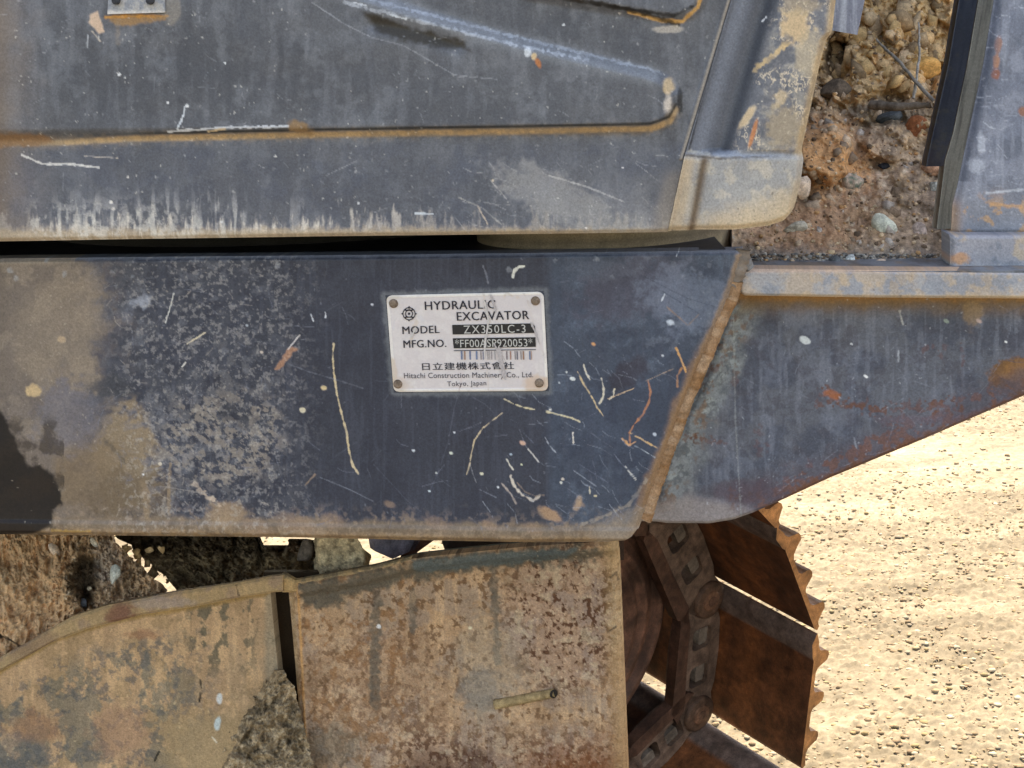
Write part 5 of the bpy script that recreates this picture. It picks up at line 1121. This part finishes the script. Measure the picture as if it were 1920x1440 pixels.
# twigs
def twig(pts, r, col, label):
    P = np.array([CAMP + ray(np.array(x * 1.), np.array(y * 1.)) * d for x, y, d in pts]); s = np.linspace(0, 1, 24); tt = np.linspace(0, 1, len(P))
    Q = np.stack([np.interp(s, tt, P[:, k]) for k in range(3)], -1) + .0012 * (RS.rand(24, 3) - .5)
    o = tube('twig', Q, r * (1 - .45 * s) * (1 + .3 * (vnoise(s * 9, s * 0, 5) - .5)), MUDDY, None, lin(col) * (.8 + .4 * RS.rand(24, 1)), 8, 2, .1); return tag(o, label, 'twig')
twig([(1752, 190, 1.96), (1718, 155, 1.99), (1680, 108, 2.03), (1660, 92, 2.06), (1643, 74, 2.08)], .0026, '#8f877c', 'grey twig slanting down to the right across the dirt')
twig([(1713, 185, 1.99), (1718, 150, 2.0), (1724, 100, 2.04), (1723, 43, 2.09)], .0021, '#9c948a', 'thin pale twig standing upright and crossing the slanting twig')
twig([(1630, 196, 2.02), (1680, 200, 1.995), (1748, 197, 1.98)], .0062, '#6d6257', 'thick grey brown stick lying level on the dirt')

# lower left mud on the track frame
def relA(X, Y):
    c, _, _ = clods(X * 1.25, Y * .8, 60, 18, 301, .008, .003, .009); c = c + .014 * (1 - np.abs(fbm(X / 22, Y / 48, 305, 5, .7) * 2 - 1) * 2); return c * (1 + ss(X, 90, 130)) + .03 * fbm(X / 60, Y / 60, 302, 3) - .05 * (1 - ss(np.hypot((X - 160) / 36, (Y - 1085) / 44) + .5 * (fbm(X / 20, Y / 20, 303, 3) - .5), .5, 1.1)) - .035 * (1 - ss(np.hypot((X - 162) / 16, (Y - 1128) / 14), .5, 1.2))
def colA(X, Y):
    p = Paint(X, Y, '#9f8265', 21).mottle('#8d7054', .6, 30, 311).mottle('#ad9274', .6, 20, 312).streaks('#7c6348', .4, 5, 30, 313)
    p.mix(ss(X + 30 * (p.n2 - .5), 120, 150), '#7f6e5b', .6).blob(155, 1085, 34, 50, '#4f4234', .7).blob(205, 1060, 25, 50, '#8b8178', .6)
    p.specks(13, .82, '#c3b39a', 34, .7, ss(X, 90, 130), .3).specks(11, .85, '#4d3f30', 35, .8, None, .28).line([(0, 1190), (20, 1200), (42, 1215)], '#2a211a', 2.5, .9).line([(-20, 1180), (3, 1193)], '#2a211a', 4, .8)
    return p.grain(.24, 21, 3).C
AB = [(-60, 1268), (0, 1232), (40, 1216), (95, 1180), (140, 1156), (204, 1136), (333, 1112)]
oA = mound('mud_bank', -60, [(990, 198), (1005, 212), (1020, 220), (1035, 238), (1048, 246), (1062, 268), (1078, 276), (1092, 302), (1106, 312), (1300, 330)], 990, AB, lambda X, Y: dof(PL, X, Y) + interp(Y, [(980, .20), (1110, .10), (1270, .03)]), colA, 1.9, 'light tan dried mud bank with embedded pebbles at the far left of the track frame', relA, 2, 'mud')
def colB(X, Y):
    p = Paint(X, Y, '#6b5b45', 22).mottle('#54452f', .6, 22, 321).mottle('#7f6d53', .7, 16, 322); p.mix(1 - ss(Y, 1030, 1050), '#453728', .7); p.specks(9, .8, '#93836a', 36, .7, None, .3); return p.grain(.3, 22, 3).C
mound('mud_bank', [(985, 206), (1010, 222), (1022, 246), (1036, 252), (1050, 274), (1066, 290), (1080, 312), (1100, 326), (1130, 345)], [(980, 605), (1120, 600)], [(200, 985), (480, 985), (490, 1022), (540, 1022), (545, 1010), (575, 1010), (585, 1012), (605, 1014)], [(60, 1180), (200, 1126), (333, 1112), (450, 1095), (520, 1083), (580, 1092), (605, 1090)], lambda X, Y: dof(PL, X, Y) + interp(Y, [(980, .32), (1040, .20), (1110, .07)]) + .04 * ss(X, 545, 575), colB, 1.9, 'dark brown crumbly mud between the tan bank and the grey mud block', lambda X, Y: clods(X, Y, 34, 11, 331, .014, .003, .016)[0] + .03 * (1 - np.abs(fbm(X / 34, Y / 34, 332, 5, .65) * 2 - 1) * 2.2), 3, 'mud')
def colC(X, Y):
    p = Paint(X, Y, '#7f745f', 23).mottle('#5a5142', .7, 14, 341, .5, .6).mottle('#97896f', .7, 12, 342, .52, .62); p.mix(ss(X, 675, 690), '#a08c66', .7); return p.grain(.25, 23, 3).C
mound('mud_block', 590, [(1000, 662), (1020, 676), (1040, 695), (1080, 694)], [(590, 1000), (670, 1000), (700, 1030)], [(590, 1090), (640, 1078), (700, 1066)], lambda X, Y: dof(PG, X, Y) + .06, colC, 1.9, 'squared block of dried grey brown mud beside the dark gap over the guard', lambda X, Y: .010 * fbm(X / 14, Y / 14, 343, 4, .6) - .02 * (1 - ss(X - 590, 0, 10)) - .03 * ss(X, 680, 696), 4, 'mud')
def colD(X, Y):
    p = Paint(X, Y, '#71624e', 24).mottle('#544838', .7, 26, 351).mottle('#8d7d66', .7, 14, 352); p.specks(10, .8, '#4a3f30', 38, .7, None, .3); return p.grain(.28, 24, 3).C
mound('mud_clump', [(1255, 506), (1290, 488), (1330, 455), (1350, 438), (1400, 420), (1450, 400), (1520, 375)], [(1255, 530), (1290, 552), (1370, 572), (1440, 590), (1520, 606)], 1256, 1500, lambda X, Y: dof(PG, X, Y) - .004, colD, 1.9, 'rough dark mud clump stuck in the slot between the two brown plates', lambda X, Y: clods(X, Y, 34, 11, 361, .008, .002, .012)[0] + .02 * (1 - np.abs(fbm(X / 40, Y / 40, 362, 5, .65) * 2 - 1) * 2.2) - .03 * (1 - ss(X - interp(Y, [(1255, 506), (1330, 455), (1450, 400), (1520, 375)]), 0, 25)), 5, 'mud')
rock('stone', 572, 1035, 2.21, 22, '#5f564e', 'dark smooth stone leaning beside the grey mud block', (.7, .7, 1.2), 41, -20)
rock('stone', 104, 1032, 2.28, 14, '#b0a294', 'pale elongated pebble set in the tan mud bank', (.6, .7, 1.3), 42, 35)
rock('stone', 178, 1020, 2.27, 11, '#aaa294', 'grey white pebble near the top of the tan mud bank', (.6, .7, 1.3), 43, 25)
rock('stone', 168, 1103, 2.25, 6, '#d0bfa4', 'tiny cream pebble in the dark hollow of the mud bank', (1, .7, .9), 44, 0)
rock('stone', 140, 1126, 2.22, 8, '#bda184', 'small pinkish pebble at the lower rim of the hollow', (.6, .7, 1.3), 45, 0)
rock('stone', 157, 1130, 2.23, 9, '#5c5e62', 'small slate pebble beside the pinkish one', (1.0, .7, 1.1), 46, 20)
rock('stone', 215, 1078, 2.20, 17, '#8f9490', 'large blue grey pebble on the right slope of the mud bank', (.6, .7, 1.4), 47, -15)
rock('stone', 146, 1028, 2.27, 8, '#b58f74', 'pinkish tan upright pebble near the top of the mud bank', (.6, .7, 1.3), 48, 0)
print('objects', len(bpy.data.objects))
